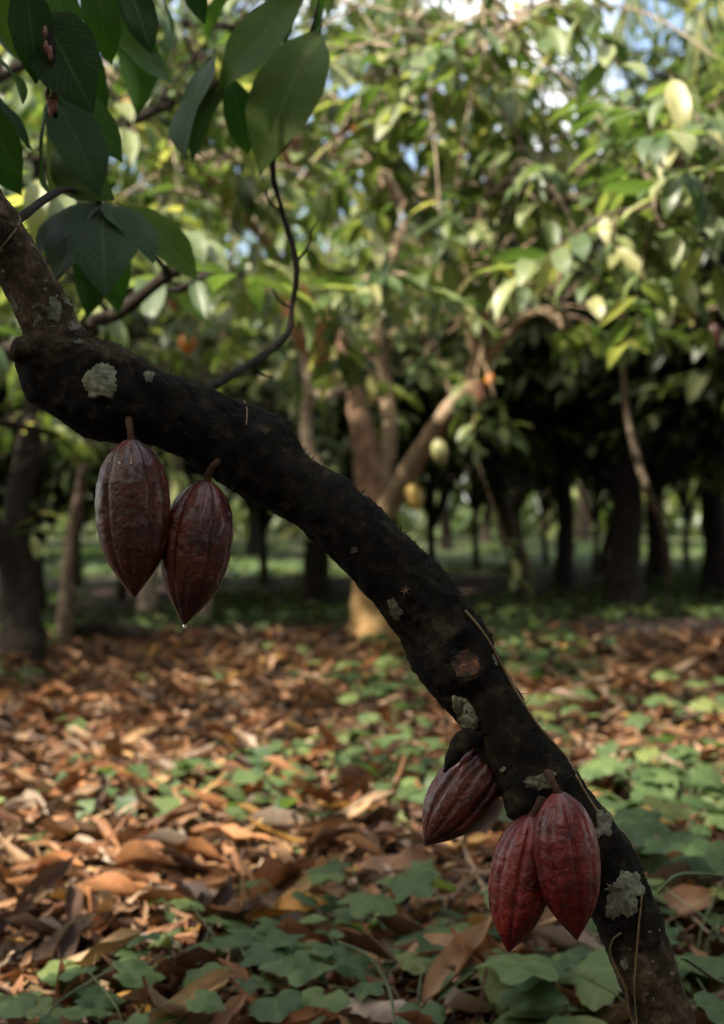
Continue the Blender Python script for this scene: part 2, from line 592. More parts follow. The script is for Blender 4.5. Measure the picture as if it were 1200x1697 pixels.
def leaf_arrays(nl, nw, width, droop, fold=0.15, wav=0.02, seed=0, curl=0.0, twist=0.0, petiole=True):
    """a blade along +Y, length 1, upper side +Z; returns V, quads, uv"""
    r = random.Random(seed)
    ph = r.uniform(0, 6)
    ts = np.linspace(0, 1, nl + 1)
    V, UV = [], []
    y = z = 0.0
    prev = 0.0
    for i, t in enumerate(ts):
        ang = droop * t ** 1.3
        dt = t - prev
        y += math.cos(ang) * dt
        z -= math.sin(ang) * dt
        prev = t
        hw = width * 0.5 * np.interp(t, WT, WV)
        tw = twist * t
        for j in range(nw + 1):
            u = j / nw * 2 - 1
            if abs(curl) > 1e-3:
                a = u * curl * (0.5 + 0.5 * math.sin(ph + 3 * t))
                lx = hw / max(abs(curl), 0.2) * math.sin(a) * 0.9 if abs(curl) > 0.2 else hw * u
                lz = hw / max(abs(curl), 0.2) * (1 - math.cos(a))
            else:
                lx, lz = hw * u, 0.0
            lz += fold * abs(u) * hw + wav * math.sin(ph + 11 * t + (1.5 if u > 0 else 0)) * abs(u)
            cx, cz = lx * math.cos(tw) - lz * math.sin(tw), lx * math.sin(tw) + lz * math.cos(tw)
            V.append((cx, y + math.sin(ang) * cz * 0.5, z + cz * math.cos(ang)))
            UV.append((0.5 + u * 0.5, t))
    Q = []
    for i in range(nl):
        for j in range(nw):
            a = i * (nw + 1) + j
            Q.append((a, a + 1, a + nw + 2, a + nw + 1))
    if petiole:
        k = len(V)
        w = 0.008
        for (px, pz) in ((-w, 0), (0, -w), (w, 0), (0, w)):
            V.append((px, -0.09, pz + 0.012))
            V.append((px, 0.03, pz))
            UV += [(0.5, 0), (0.5, 0)]
        for s in range(4):
            a, c = k + 2 * s, k + 2 * ((s + 1) % 4)
            Q.append((a, c, c + 1, a + 1))
    return np.array(V), np.array(Q), np.array(UV)


def leaf_mesh(name, mat, *a, **k):
    V, Q, UV = leaf_arrays(*a, **k)
    me = mesh_np(name, V, Q, uv=UV)
    me.materials.append(mat)
    return me


LEAF = [leaf_mesh('leaf', M['leaf'], 9, 4, w, d, f, wv, seed=i, twist=tw) for i, (w, d, f, wv, tw) in enumerate(
    [(0.36, 0.5, 0.22, 0.012, 0.0), (0.33, 0.9, 0.30, 0.016, 0.2), (0.40, 0.3, 0.15, 0.02, -0.2), (0.34, 1.2, 0.35, 0.015, 0.0),
     (0.38, 0.7, 0.10, 0.02, 0.3), (0.30, 0.4, 0.45, 0.01, -0.3)])]
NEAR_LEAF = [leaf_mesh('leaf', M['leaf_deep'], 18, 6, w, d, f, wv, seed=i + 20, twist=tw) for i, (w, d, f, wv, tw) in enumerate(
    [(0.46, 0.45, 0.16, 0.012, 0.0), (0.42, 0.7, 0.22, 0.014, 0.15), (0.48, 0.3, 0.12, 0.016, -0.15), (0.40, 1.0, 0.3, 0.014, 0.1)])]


def frame(d, up, roll=0.0):
    """rotation matrix with Y along d and Z as near as possible to up"""
    d = d.normalized()
    x = d.cross(up)
    if x.length < 1e-4:
        x = d.cross(Vector((1, 0, 0)))
    x.normalize()
    z = x.cross(d).normalized()
    m3 = Matrix((x, d, z)).transposed()
    if roll:
        m3 = m3 @ Matrix.Rotation(roll, 3, 'Y')
    return m3


def place(o, loc, m3, size):
    o.matrix_local = Matrix.LocRotScale(Vector(loc), m3.to_quaternion(), (size, size, size))


def mass_mesh(name, template, items, tints, mat):
    """items: list of (loc, 3x3, size) -> one mesh"""
    V, Q, UV = template
    n = len(items)
    L = np.array([tuple(i[0]) for i in items])
    R = np.array([[tuple(r) for r in i[1]] for i in items]) * np.array([i[2] for i in items])[:, None, None]
    W = np.einsum('nij,vj->nvi', R, V) + L[:, None, :]
    Fq = Q[None] + (np.arange(n) * len(V))[:, None, None]
    me = mesh_np(name, W.reshape(-1, 3), Fq.reshape(-1, Q.shape[1]), tint=np.repeat(tints, len(V)))
    me.materials.append(mat)
    return me


def rnd_dir(spread=1.0):
    a = random.uniform(0, 2 * math.pi)
    return Vector((math.cos(a), math.sin(a), random.uniform(-spread, spread))).normalized()


def leaf_pose(axis_dir, droop=(-0.15, 0.85)):
    """a hanging leaf's rotation: out along axis_dir and down"""
    h = Vector((axis_dir.x, axis_dir.y, 0))
    if h.length < 0.05:
        h = rnd_dir(0)
    h.normalize()
    dr = random.uniform(*droop)
    d = h * math.cos(dr) + Vector((0, 0, -math.sin(dr)))
    up = Vector((random.uniform(-.35, .35), random.uniform(-.35, .35), 1))
    return frame(d, up)


SMALL = leaf_arrays(4, 2, 0.38, 0.7, 0.25, 0.0, 3, petiole=False)
TINY = leaf_arrays(2, 2, 0.42, 0.6, 0.25, 0.0, 3, petiole=False)


def sprig_items(base, d, nleaf, size, length):
    """leaves along one twig"""
    out = []
    for k in range(nleaf):
        t = (k + 0.6) / nleaf
        p = base + d * (length * t)
        side = d.cross(Vector((0, 0, 1)))
        if side.length < 0.1:
            side = rnd_dir(0)
        side.normalize()
        ax = side * (1 if k % 2 else -1) * (1.1 - 0.7 * t) + d * (0.5 + t) + rnd_dir(0.2) * 0.35
        out.append((p, leaf_pose(ax), size * random.uniform(0.65, 1.15)))
    return out


def crown_items(center, rx, rz, nsprig, size=0.24, hollow=0.45, keep=None):
    it = []
    while len(it) < nsprig * 7:
        u = rnd_dir(1.0)
        u = Vector((random.gauss(0, 1), random.gauss(0, 1), random.gauss(0, 1))).normalized()
        if u.z < -0.75:
            continue
        r = random.uniform(hollow, 1.0)
        lump = 0.78 + 0.35 * noise.noise(u * 2.3 + Vector(center) * 0.7)
        p = Vector(center) + Vector((u.x * rx, u.y * rx, u.z * rz)) * r * lump
        if keep and not keep(p):
            continue
        d = Vector((u.x, u.y, u.z * 0.4 - 0.15)).normalized()
        it += sprig_items(p, d, 7, size, size * 1.7)
    return it


# ------------------------------------------------------------------ the near cacao tree
near = thing('cacao_tree', 'leaning cacao tree with near-black mossy trunk bearing dark red pods', 'tree', (P(1150, 2134, 1.66).x, 1.66, ground_z(0.35, 1.66)))
NEAR_O = near.location.copy()
pairs = [((-190, 20), (-262, 66)), ((-60, 215), (-135, 262)), ((0, 310), (-74, 357)), ((60, 402), (-14, 448)), ((120, 500), (38, 555)), ((172, 560), (40, 642)),
         ((240, 598), (112, 697)), ((330, 640), (248, 736)), ((400, 664), (326, 778)), ((452, 692), (396, 822)), ((500, 742), (447, 856)),
         ((565, 784), (487, 874)), ((640, 850), (555, 938)), ((722, 932), (625, 1010)), ((778, 1002), (654, 1044)), ((818, 1078), (684, 1108)),
         ((852, 1140), (736, 1160)), ((908, 1212), (798, 1262)), ((962, 1282), (846, 1336)), ((1016, 1352), (902, 1404)), ((1060, 1415), (950, 1462)),
         ((1088, 1490), (978, 1522)), ((1112, 1570), (1006, 1592)), ((1136, 1640), (1032, 1656)), ((1160, 1712), (1056, 1724)),
         ((1185, 1850), (1080, 1855)), ((1215, 2010), (1080, 2010)), ((1275, 2160), (1030, 2160))]
tp, tr = [], []
for i, (a, c) in enumerate(pairs):
    yy = 1.60 + 0.05 * i / len(pairs)
    A, Bv = P(a[0], a[1], yy), P(c[0], c[1], yy)
    tp.append((A + Bv) / 2 - NEAR_O)
    tr.append((A - Bv).length / 2 * 0.94)
KNOT = P(775, 1085, 1.57) - NEAR_O
BUMPS = [(P(455, 700, 1.62) - NEAR_O, 0.03, 0.006), (P(300, 640, 1.6) - NEAR_O, 0.02, 0.003), (P(60, 650, 1.6) - NEAR_O, 0.025, 0.006),
         (P(860, 1320, 1.585) - NEAR_O, 0.03, 0.012), (P(800, 1050, 1.62) - NEAR_O, 0.03, 0.005),
         (P(225, 690, 1.57) - NEAR_O, 0.014, 0.003), (P(372, 758, 1.575) - NEAR_O, 0.014, 0.003), (P(905, 1300, 1.57) - NEAR_O, 0.022, 0.006)]


def near_disp(p, t, a):
    f = 1 + 0.10 * noise.noise(p * 13) + 0.085 * noise.noise(p * 34) + 0.05 * noise.noise(p * 80) + 0.035 * noise.noise(p * 190)
    add = 0.0
    d = (p - KNOT).length
    add += 0.005 * math.exp(-((d - 0.032) / 0.009) ** 2) - 0.008 * math.exp(-(d / 0.02) ** 2)
    for c, w, h in BUMPS:
        add += h * math.exp(-((p - c).length / w) ** 2)
    return f + add / 0.042


V, Fc = tube_arrays(tp, tr, 96, 620, near_disp)
trunk_me = mesh_py('trunk', V, Fc)
trunk = link('trunk', trunk_me, M['near_bark'], near)
tag(trunk, 'near-black mossy leaning trunk')
trunk_me.materials[0] = M['near_bark']
BVH = BVHTree.FromPolygons([tuple(Vector(v) + NEAR_O) for v in V], Fc)
CAM = Vector((0, 0, H))


def on_trunk(px, py):
    d = (P(px, py, 1.0) - CAM).normalized()
    hit, nrm, idx, dist = BVH.ray_cast(CAM, d)
    if hit is None:
        hit, nrm, idx, dist = BVH.find_nearest(P(px, py, 1.61))
    if nrm.dot(d) > 0:
        nrm = -nrm
    return hit, nrm


def patch(name, px, py, rx, ry, mat, thick, seed, rag=0.25, rot=0.0, rings=8, spokes=60, label=None):
    V, Fq = [], []
    h, nrm = on_trunk(px, py)
    V.append(h + nrm * thick - NEAR_O)
    for i in range(1, rings + 1):
        f = i / rings
        for s in range(spokes):
            a = 2 * math.pi * s / spokes
            k = 1 + rag * noise.noise(Vector((math.cos(a) * 1.6, math.sin(a) * 1.6, seed))) * 1.6 \
                + rag * 0.75 * noise.noise(Vector((math.cos(a) * 5, math.sin(a) * 5, seed + 9))) \
                + rag * 0.22 * noise.noise(Vector((math.cos(a) * 11, math.sin(a) * 11, seed + 5)))
            ex, ey = rx * k * f * math.cos(a), ry * k * f * math.sin(a)
            x = px + ex * math.cos(rot) - ey * math.sin(rot)
            y = py + ex * math.sin(rot) + ey * math.cos(rot)
            h, nrm = on_trunk(x, y)
            th = thick * (1.0 if f < 0.9 else 0.7) * (1 + 0.6 * noise.noise(h * 240)) if i < rings else -0.002
            if i == rings - 1:
                th = thick * 1.25
            V.append(h + nrm * th - NEAR_O)
    Fc = [(0, 1 + s, 1 + (s + 1) % spokes) for s in range(spokes)]
    for i in range(rings - 1):
        for s in range(spokes):
            s2 = (s + 1) % spokes
            Fc.append((1 + i * spokes + s, 1 + (i + 1) * spokes + s, 1 + (i + 1) * spokes + s2, 1 + i * spokes + s2))
    o = link(name, mesh_py(name, V, Fc), mat, near)
    if label:
        o['label'] = label
    return o


patch('lichen_patch', 167, 632, 31, 31, M['lichen'], 0.0014, 1.2, 0.22, label='round pale grey-green lichen patch')
patch('lichen_patch', 1031, 1477, 36, 38, M['lichen'], 0.0013, 4.7, 0.42, label='ragged pale lichen patch beside the right pod')
patch('lichen_patch', 1001, 1366, 13, 30, M['lichen_dull'], 0.0018, 7.1, 0.4)
patch('lichen_patch', 890, 1297, 25, 13, M['lichen_dull'], 0.004, 3.3, 0.25)
patch('lichen_patch', 772, 1184, 16, 34, M['lichen_dull'], 0.003, 8.3, 0.25, rot=-0.5)
patch('lichen_patch', 656, 1012, 9, 17, M['lichen_dull'], 0.0015, 2.3, 0.4, rot=-0.3)
patch('lichen_patch', 62, 527, 8, 11, M['lichen_dull'], 0.0012, 5.3, 0.3)
patch('lichen_patch', 88, 515, 20, 15, M['lichen_dull'], 0.0008, 6.3, 0.6, rot=0.5)
patch('lichen_patch', 122, 541, 10, 8, M['lichen_dull'], 0.0008, 9.3, 0.5)
patch('lichen_patch', 118, 500, 14, 7, M['lichen_dull'], 0.0008, 19.3, 0.4, rot=0.4)
patch('lichen_patch', 24, 503, 6, 16, M['lichen_dull'], 0.0012, 10.3, 0.3, rot=-0.3)
patch('lichen_patch', 132, 567, 9, 5, M['lichen_dull'], 0.001, 12.3, 0.4)
patch('lichen_patch', 586, 912, 6, 6, M['lichen_dull'], 0.001, 11.3, 0.4)
patch('lichen_patch', 820, 1094, 3, 11, M['lichen_dull'], 0.0012, 13.3, 0.3, rot=-0.2)
patch('lichen_patch', 1036, 1597, 6, 9, M['lichen_dull'], 0.0012, 14.3, 0.4)
patch('lichen_patch', 248, 624, 8, 10, M['lichen_dull'], 0.0008, 17.3, 0.5)
patch('lichen_patch', 912, 1284, 6, 6, M['lichen'], 0.004, 15.3, 0.4)
patch('lichen_patch', 834, 1275, 5, 4, M['lichen'], 0.002, 16.3, 0.4)
patch('bark_wound', 772, 1102, 27, 22, M['wound'], 0.0006, 21.3, 0.22)
for q in range(34):
    x, y = random.choice([(random.uniform(-5, 110), random.uniform(380, 545)), (random.uniform(1040, 1120), random.uniform(1540, 1690)),
                          (random.uniform(10, 110), random.uniform(440, 545))])
    h, nn = on_trunk(x, y)
    if (h - P(x, y, h.y)).length < 0.004:
        patch('lichen_patch', x, y, random.uniform(2, 6), random.uniform(2, 5), M['lichen_dull'], 0.0006, q + 30.5, 0.5, rings=3, spokes=20)

# cut stub at the elbow
tube('branch_stub', [P(100, 600, 1.59) - NEAR_O, P(62, 588, 1.585) - NEAR_O, P(36, 580, 1.58) - NEAR_O, P(23, 576, 1.58) - NEAR_O, P(20, 575, 1.58) - NEAR_O],
     [0.018, 0.0165, 0.0165, 0.0125, 0.004], M['near_bark'], near, 32, 40, bark_disp(0.14, 60))
# hanging dark bark flap by the lower cluster
tube('branch_stub', [P(800, 1215, 1.62) - NEAR_O, P(772, 1226, 1.60) - NEAR_O, P(752, 1252, 1.59) - NEAR_O, P(736, 1280, 1.585) - NEAR_O],
     [0.012, 0.0125, 0.009, 0.002], M['near_bark'], near, 20, 30, bark_disp(0.2, 50))
# the knob between the lower pods
tube('branch_stub', [P(880, 1290, 1.61) - NEAR_O, P(868, 1325, 1.60) - NEAR_O, P(862, 1352, 1.60) - NEAR_O, P(861, 1362, 1.60) - NEAR_O],
     [0.026, 0.022, 0.016, 0.004], M['near_bark'], near, 32, 40, bark_disp(0.14, 60))

# moss fuzz along the trunk: fine blades
MOSS_T = (np.array([(-0.06, 0, 0), (0.06, 0, 0), (0.04, .55, .05), (-0.04, .55, .05), (0.0, 1, .2), (-0.01, 1, .2)]), np.array([(0, 1, 2, 3), (3, 2, 4, 5)]), None)
its = []
tvn = [v for v in trunk_me.vertices]
for k in range(16000):
    v = tvn[random.randrange(96 * 30, 96 * 590)]
    n_ = v.normal
    if noise.noise(v.co * 16) + 0.55 * n_.z < random.uniform(-0.1, 0.65):
        continue
    d = (n_ + Vector((random.uniform(-.8, .8), random.uniform(-.8, .8), random.uniform(-.5, .7)))).normalized()
    its.append((v.co, frame(d, rnd_dir()), random.uniform(0.0018, 0.006) if random.random() < 0.95 else random.uniform(0.006, 0.012)))
o = link('moss_fuzz', mass_mesh('moss_fuzz', MOSS_T, its, RNG.random(len(its)), M['moss']), None, near)
tag(o, kind='stuff')


def creeper(name, pix, r, lift, label, mat='tendril'):
    pts = []
    for x, y in pix:
        h, nn = on_trunk(x, y)
        pts.append(h + nn * lift)
    o = tube(name, pts, [r] * len(pts), M[mat], None, 8, len(pts) * 8, bark_disp(0.25, 120))
    return tag(o, label, 'vine')


creeper('climbing_tendril', [(770, 1012), (806, 1060), (850, 1130), (900, 1200), (938, 1258), (955, 1290), (975, 1325), (996, 1356)], 0.0016, 0.0016,
        'thin tan tendril running down the trunk above the right red pod')
creeper('climbing_tendril', [(1062, 1480), (1058, 1530), (1054, 1580), (1053, 1630), (1056, 1680), (1062, 1715)], 0.0013, 0.0015,
        'thin straight tendril below the large ragged lichen patch')
creeper('climbing_tendril', [(1030, 1545), (1018, 1556), (1014, 1580), (1026, 1610), (1040, 1640), (1050, 1690), (1056, 1715)], 0.0013, 0.002,
        'thin bent tendril at the trunk foot left side')
creeper('climbing_tendril', [(405, 662), (409, 680), (408, 705)], 0.0009, 0.0008, 'short hair-thin reddish tendril on the trunk bulge', 'tendril')
creeper('climbing_tendril', [(-5, 420), (15, 395), (32, 368), (40, 352)], 0.0012, 0.001, 'fine dark tendril across the upper trunk', 'tendril')

# small star-like straw bit caught on the bark
J = Join()
h, nn = on_trunk(672, 977)
for a in range(6):
    an = a * math.pi / 3 + 0.3
    J.tube([h + nn * 0.001, h + nn * 0.004 + Vector((math.cos(an), 0, math.sin(an))) * 0.0055], [0.0007, 0.0004], 5, 3)
o = J.build('straw_bit', M['dry_tan'])
tag(o, 'tiny star-shaped straw bit stuck to the dark trunk', 'straw')

# ------------------------------------------------------------------ pods
PT = np.array([0, .012, .035, .08, .16, .28, .40, .55, .68, .78, .86, .93, .975, 1.0])
PR = np.array([.14, .26, .40, .59, .80, .955, 1.0, .975, .87, .70, .49, .27, .12, .03])


def pod_mesh(name, length, radius, mat, seed, seg=120, rings=110, tipk=1.0, furrow=1.0):
    V = []
    ts = 0.5 - 0.5 * np.cos(np.linspace(0, math.pi, rings + 1))
    ts = 0.5 * ts + 0.5 * np.linspace(0, 1, rings + 1)
    from_t = lambda t: float(np.interp(t, PT, PR))
    for t in ts:
        # smooth the profile
        r0 = (from_t(max(0, t - .02)) + 2 * from_t(t) + from_t(min(1, t + .02))) / 4
        env = min(1.0, t / 0.10) * min(1.0, (1 - t) / 0.12)
        wob = 0.012 * math.sin(t * 9 + seed)
        for s in range(seg):
            a = 2 * math.pi * s / seg
            f = 0.0
            for k in range(10):
                d = (a - k * math.pi / 5 - 0.05 * math.sin(seed + k * 2.1 + 3 * t) - seed + math.pi) % (2 * math.pi) - math.pi
                dep = 0.12 if k % 2 == 0 else 0.055
                f -= dep * furrow * math.exp(-(d / 0.09) ** 2)
            f *= (0.35 + 0.65 * env)
            dirv = Vector((math.cos(a), math.sin(a), 0))
            q = Vector((dirv.x * r0 * 2, dirv.y * r0 * 2, t * 4)) + Vector((seed * 3,) * 3)
            wart = 0.020 * noise.noise(q * 3.2) + 0.013 * noise.noise(q * 8.0) * env
            rr = radius * r0 * (1 + f + wart)
            V.append((rr * dirv.x + radius * wob * env, rr * dirv.y, -t * length + (0.018 * length if t > 0.01 else -0.004 * length) * (1 - env) * (1 if t < .1 else 0) * 0))
    Fc = [(i * seg + s, (i + 1) * seg + s, (i + 1) * seg + (s + 1) % seg, i * seg + (s + 1) % seg) for i in range(rings) for s in range(seg)]
    a = len(V)
    V += [(0, 0, 0), (0, 0, -length * 1.004)]
    for s in range(seg):
        Fc.append((a, s, (s + 1) % seg))
        Fc.append((a + 1, rings * seg + (s + 1) % seg, rings * seg + s))
    me = mesh_py(name, V, Fc)
    me.materials.append(mat)
    return me


def pod(label, top, tip, hw, depth, mat, stem, seed, drop=False, roll=0.0, tipd=0.0, group=None, low=False, furrow=1.0):
    A, Bv = P(top[0], top[1], depth), P(tip[0], tip[1], depth + tipd)
    L = (Bv - A).length
    R = hw / F * depth
    o = thing('cacao_pod', label, 'cacao pod', A, group)
    d = (A - Bv).normalized()
    q = d.to_track_quat('Z', 'Y').to_matrix() @ Matrix.Rotation(roll, 3, 'Z')
    me = pod_mesh('husk', L, R, M[mat], seed, 48 if low else 120, 30 if low else 110, furrow=furrow)
    h = link('husk', me, None, o)
    h.matrix_local = q.to_4x4()
    pts = [Vector(s) - A for s in stem] + [-d * (L * 0.012)]
    n = len(pts)
    rs = [0.0042 - 0.0008 * i / n for i in range(n)]
    rs[0] *= 1.25
    rs[-1] *= 1.3
    tube('stem', pts, rs, M['pod_stem'], o, 14, n * 6, bark_disp(0.15, 150))
    if drop:
        J = Join()
        c = Bv - A + Vector((0, 0, -0.001))
        prof = [(0.0004, 0.002), (0.0012, 0.0006), (0.0020, -0.0012), (0.0021, -0.0028), (0.0013, -0.0042), (0.0002, -0.0048)]
        Vd = [(c.x + r * math.cos(a * math.pi / 6), c.y + r * math.sin(a * math.pi / 6), c.z + z) for r, z in prof for a in range(12)]
        Fd = [(i * 12 + s, i * 12 + (s + 1) % 12, (i + 1) * 12 + (s + 1) % 12, (i + 1) * 12 + s) for i in range(5) for s in range(12)]
        J.add(Vd, Fd)
        w = J.build('water_drop', M['water'], o)
        w['label'] = 'bright water drop hanging from the pod tip'
    return o


pod('broad brownish-red cacao pod with wide grey sheen hanging on a short straight stem', (218, 729), (223, 989), 62, 1.54, 'pod_brown',
    [P(213, 684, 1.60), P(214, 699, 1.560), P(217, 720, 1.541)], 0.35, roll=0.3)
pod('slender wine-dark cacao pod with a water drop at its tip', (342, 797), (306, 1034), 58.5, 1.565, 'pod_wine',
    [P(374, 758, 1.60), P(360, 766, 1.570), P(348, 781, 1.565)], 1.25, drop=True)
pod('dim brown-red cacao pod slanting out from behind the trunk', (822, 1240), (704, 1400), 53, 1.645, 'pod_wine',
    [P(836, 1236, 1.64), P(828, 1236, 1.642)], 2.2, tipd=-0.02)
pod('dark red cacao pod hanging lowest in the lower cluster', (880, 1352), (843, 1577), 52, 1.555, 'pod_red',
    [P(897, 1326, 1.575), P(891, 1336, 1.562), P(885, 1346, 1.556)], 3.0)
pod('bright crimson cacao pod beside the large ragged lichen patch', (926, 1314), (956, 1557), 55, 1.525, 'pod_red',
    [P(908, 1282, 1.56), P(914, 1292, 1.54), P(921, 1305, 1.528)], 3.9)

# ------------------------------------------------------------------ near branches and hanging leaves of the same tree
br1 = tube('branch', [P(330, 690, 1.66) - NEAR_O, P(300, 668, 1.80) - NEAR_O, P(350, 640, 2.05) - NEAR_O, P(420, 600, 2.3) - NEAR_O, P(474, 556, 2.42) - NEAR_O,
                      P(484, 510, 2.45) - NEAR_O, P(491, 435, 2.45) - NEAR_O, P(468, 352, 2.45) - NEAR_O, P(452, 270, 2.45) - NEAR_O, P(474, 150, 2.45) - NEAR_O,
                      P(520, 40, 2.45) - NEAR_O, P(540, -80, 2.45) - NEAR_O],
           [0.009, 0.008, 0.0075, 0.0062, 0.0065, 0.005, 0.0055, 0.0042, 0.0045, 0.003, 0.003, 0.003], M['bark_dark'], near, 10, 110, bark_disp(0.45, 38))
br2 = tube('branch', [P(-190, 20, 1.60) - NEAR_O, P(-120, -60, 1.8) - NEAR_O, P(20, -60, 2.0) - NEAR_O, P(72, 30, 1.98) - NEAR_O, P(87, 110, 1.95) - NEAR_O, P(92, 195, 1.95) - NEAR_O],
           [0.02, 0.014, 0.010, 0.008, 0.006, 0.0035], M['bark_dark'], near, 10, 50, bark_disp(0.2, 40))
br3 = tube('branch', [P(20, -60, 2.0) - NEAR_O, P(180, -60, 2.15) - NEAR_O, P(330, -40, 2.3) - NEAR_O, P(500, -40, 2.4) - NEAR_O],
           [0.008, 0.008, 0.006, 0.004], M['bark_dark'], near, 10, 30, bark_disp(0.2, 40))
br4 = tube('branch', [P(-5, 390, 1.61) - NEAR_O, P(95, 318, 1.9) - NEAR_O, P(130, 320, 2.2) - NEAR_O, P(165, 336, 2.3) - NEAR_O],
           [0.007, 0.005, 0.004, 0.003], M['bark_dark'], near, 10, 30, bark_disp(0.2, 40))
for tw in ([(490, 438, 2.45), (512, 405, 2.43), (516, 384, 2.42), (530, 362, 2.42)], [(469, 352, 2.45), (446, 334, 2.46), (441, 312, 2.47)],
           [(485, 512, 2.45), (462, 498, 2.44), (452, 478, 2.44)], [(420, 600, 2.3), (430, 618, 2.3), (452, 626, 2.31)], [(454, 262, 2.45), (478, 238, 2.43), (486, 214, 2.42)]):
    tube('twig', [P(*q) - NEAR_O for q in tw], [0.003, 0.0022, 0.0018, 0.001][:len(tw)], M['bark_dark'], br1, 6, 16, bark_disp(0.4, 90))
# (branch, base px, tip px, distance at base, change of distance to the tip, shape, roll)
near_leaves = [
    (br1, (527, 52), (424, 238), 2.45, -0.10, 0, 0.15), (br3, (505, -10), (352, 128), 2.35, 0.05, 2, -0.2),
    (br3, (352, 95), (284, 228), 2.5, -0.15, 2, 0.9), (br3, (372, 140), (300, 230), 2.45, 0.1, 1, 0.7),
    (br2, (90, 136), (212, 248), 2.1, 0.05, 0, 0.2), (br2, (92, 160), (166, 296), 2.1, -0.05, 2, -0.2), (br2, (84, 168), (46, 305), 2.1, 0.1, 0, 0.1),
    (br2, (70, 20), (138, 150), 2.0, -0.1, 2, 0.3), (br2, (40, -30), (66, 120), 1.95, 0.0, 2, -0.3), (br3, (160, -50), (172, 92), 2.1, 0, 1, 0.3),
    (br3, (205, -40), (252, 72), 2.15, 0.0, 2, 0.0), (br2, (-20, 90), (64, 140), 2.0, 0.1, 1, 0.2), (br2, (-40, 150), (62, 230), 2.05, 0.1, 2, 0.1),
    (br2, (-30, 170), (26, 285), 2.0, 0.0, 0, 0.5), (br3, (290, -60), (345, 24), 2.3, 0.0, 1, 0.2), (br3, (185, 0), (262, 140), 2.5, 0.2, 1, -0.3),
    (br3, (192, 70), (300, 120), 2.5, 0.1, 0, 0.4), (br4, (165, 336), (56, 392), 2.3, -0.1, 0, 0.3), (br4, (162, 340), (96, 428), 2.3, -0.15, 2, 0.1),
    (br4, (168, 340), (172, 430), 2.3, -0.2, 0, 0.0), (br4, (170, 340), (208, 420), 2.3, 0.1, 1, -0.2), (br4, (175, 338), (258, 396), 2.3, -0.1, 0, -0.4),
    (br4, (205, 345), (336, 438), 2.35, 0.0, 1, 0.2), (br4, (90, 258), (165, 312), 2.2, -0.1, 2, 0.7), (br4, (150, 390), (160, 486), 2.5, 0.15, 1, 0.2),
    (br4, (180, 392), (192, 470), 2.55, 0.15, 3, -0.2), (br3, (310, 150), (300, 262), 2.6, 0.1, 1, 0.6), (br3, (385, 130), (408, 250), 2.6, 0.0, 3, 0.3),
    (br3, (445, -30), (480, 60), 2.5, 0.0, 1, 0.2), (br3, (400, -40), (330, 40), 2.6, 0.1, 0, 0.3), (br2, (110, 60), (150, 175), 2.3, 0.2, 3, -0.5),
    (br2, (20, -40), (30, 95), 2.15, 0.0, 0, 0.4), (br2, (95, -40), (112, 100), 2.25, 0.0, 2, -0.4), (br2, (-30, 40), (70, 105), 2.2, 0.1, 2, 0.2),
    (br3, (130, -30), (200, 90), 2.35, 0.1, 0, 0.5), (br3, (250, -50), (300, 60), 2.45, 0.1, 2, -0.3), (br2, (-40, 210), (30, 310), 2.25, 0.0, 2, 0.3),
    (br2, (100, 175), (120, 300), 2.3, 0.15, 1, 0.4), (br3, (560, -40), (500, 60), 2.6, 0.1, 1, 0.3)]
for brn, bpx, tpx, yy, dy, k, roll in near_leaves:
    A, Bv = P(bpx[0], bpx[1], yy), P(tpx[0], tpx[1], yy + dy)
    o = link('leaf', NEAR_LEAF[k], None, brn)
    d = Bv - A
    m3 = frame(d, Vector((0.1, -0.75, 0.65)), roll)
    place(o, A - NEAR_O, m3, d.length * 1.10)
# pinkish buds on the flowering twig
for k in range(16):
    t = random.random()
    c = P(74 + 20 * t + random.uniform(-12, 12), 40 + 150 * t, 1.94) - NEAR_O
    J = Join()
    J.tube([c, c + Vector((0, 0, -0.009)), c + Vector((0, 0, -0.018))], [0.0015, 0.004, 0.001], 6, 5)
    J.build('bud', M['bud'], br2)
# crown above the picture (the tree's own shade)
def above_view(p):
    return p.z > H + 0.40 * max(p.y, 0) + 0.30
it = crown_items(Vector((-1.65, 0.42, 2.95)), 1.45, 0.75, 230, 0.26, 0.1, above_view)
it += crown_items(Vector((-1.35, 1.55, 3.0)), 0.95, 0.5, 90, 0.26, 0.1, above_view)
tints = RNG.random(len(it))
o = link('crown', mass_mesh('crown', SMALL, [(p - NEAR_O, r, s) for p, r, s in it], tints, M['mass']), None, near)
tag(o, kind='stuff')
for pth in ([(-190, 20, 1.6), (-330, -180, 1.5), (-420, -500, 1.3), (-300, -900, 1.0)], [(-330, -180, 1.5), (-100, -620, 1.7), (200, -800, 2.0)],
            [(-420, -500, 1.3), (-900, -900, 1.3)]):
    tube('limb', [P(*q) - NEAR_O for q in pth], [0.03 - 0.006 * i for i in range(len(pth))], M['bark_dark'], near, 10, 20, bark_disp(0.15, 20))


# ------------------------------------------------------------------ mid-distance trees with branches, twigs and single leaves
GAPS = ((945, 175, 50, 65), (220, 295, 45, 45), (385, 385, 45, 50), (165, 130, 30, 30), (1110, 60, 105, 95))


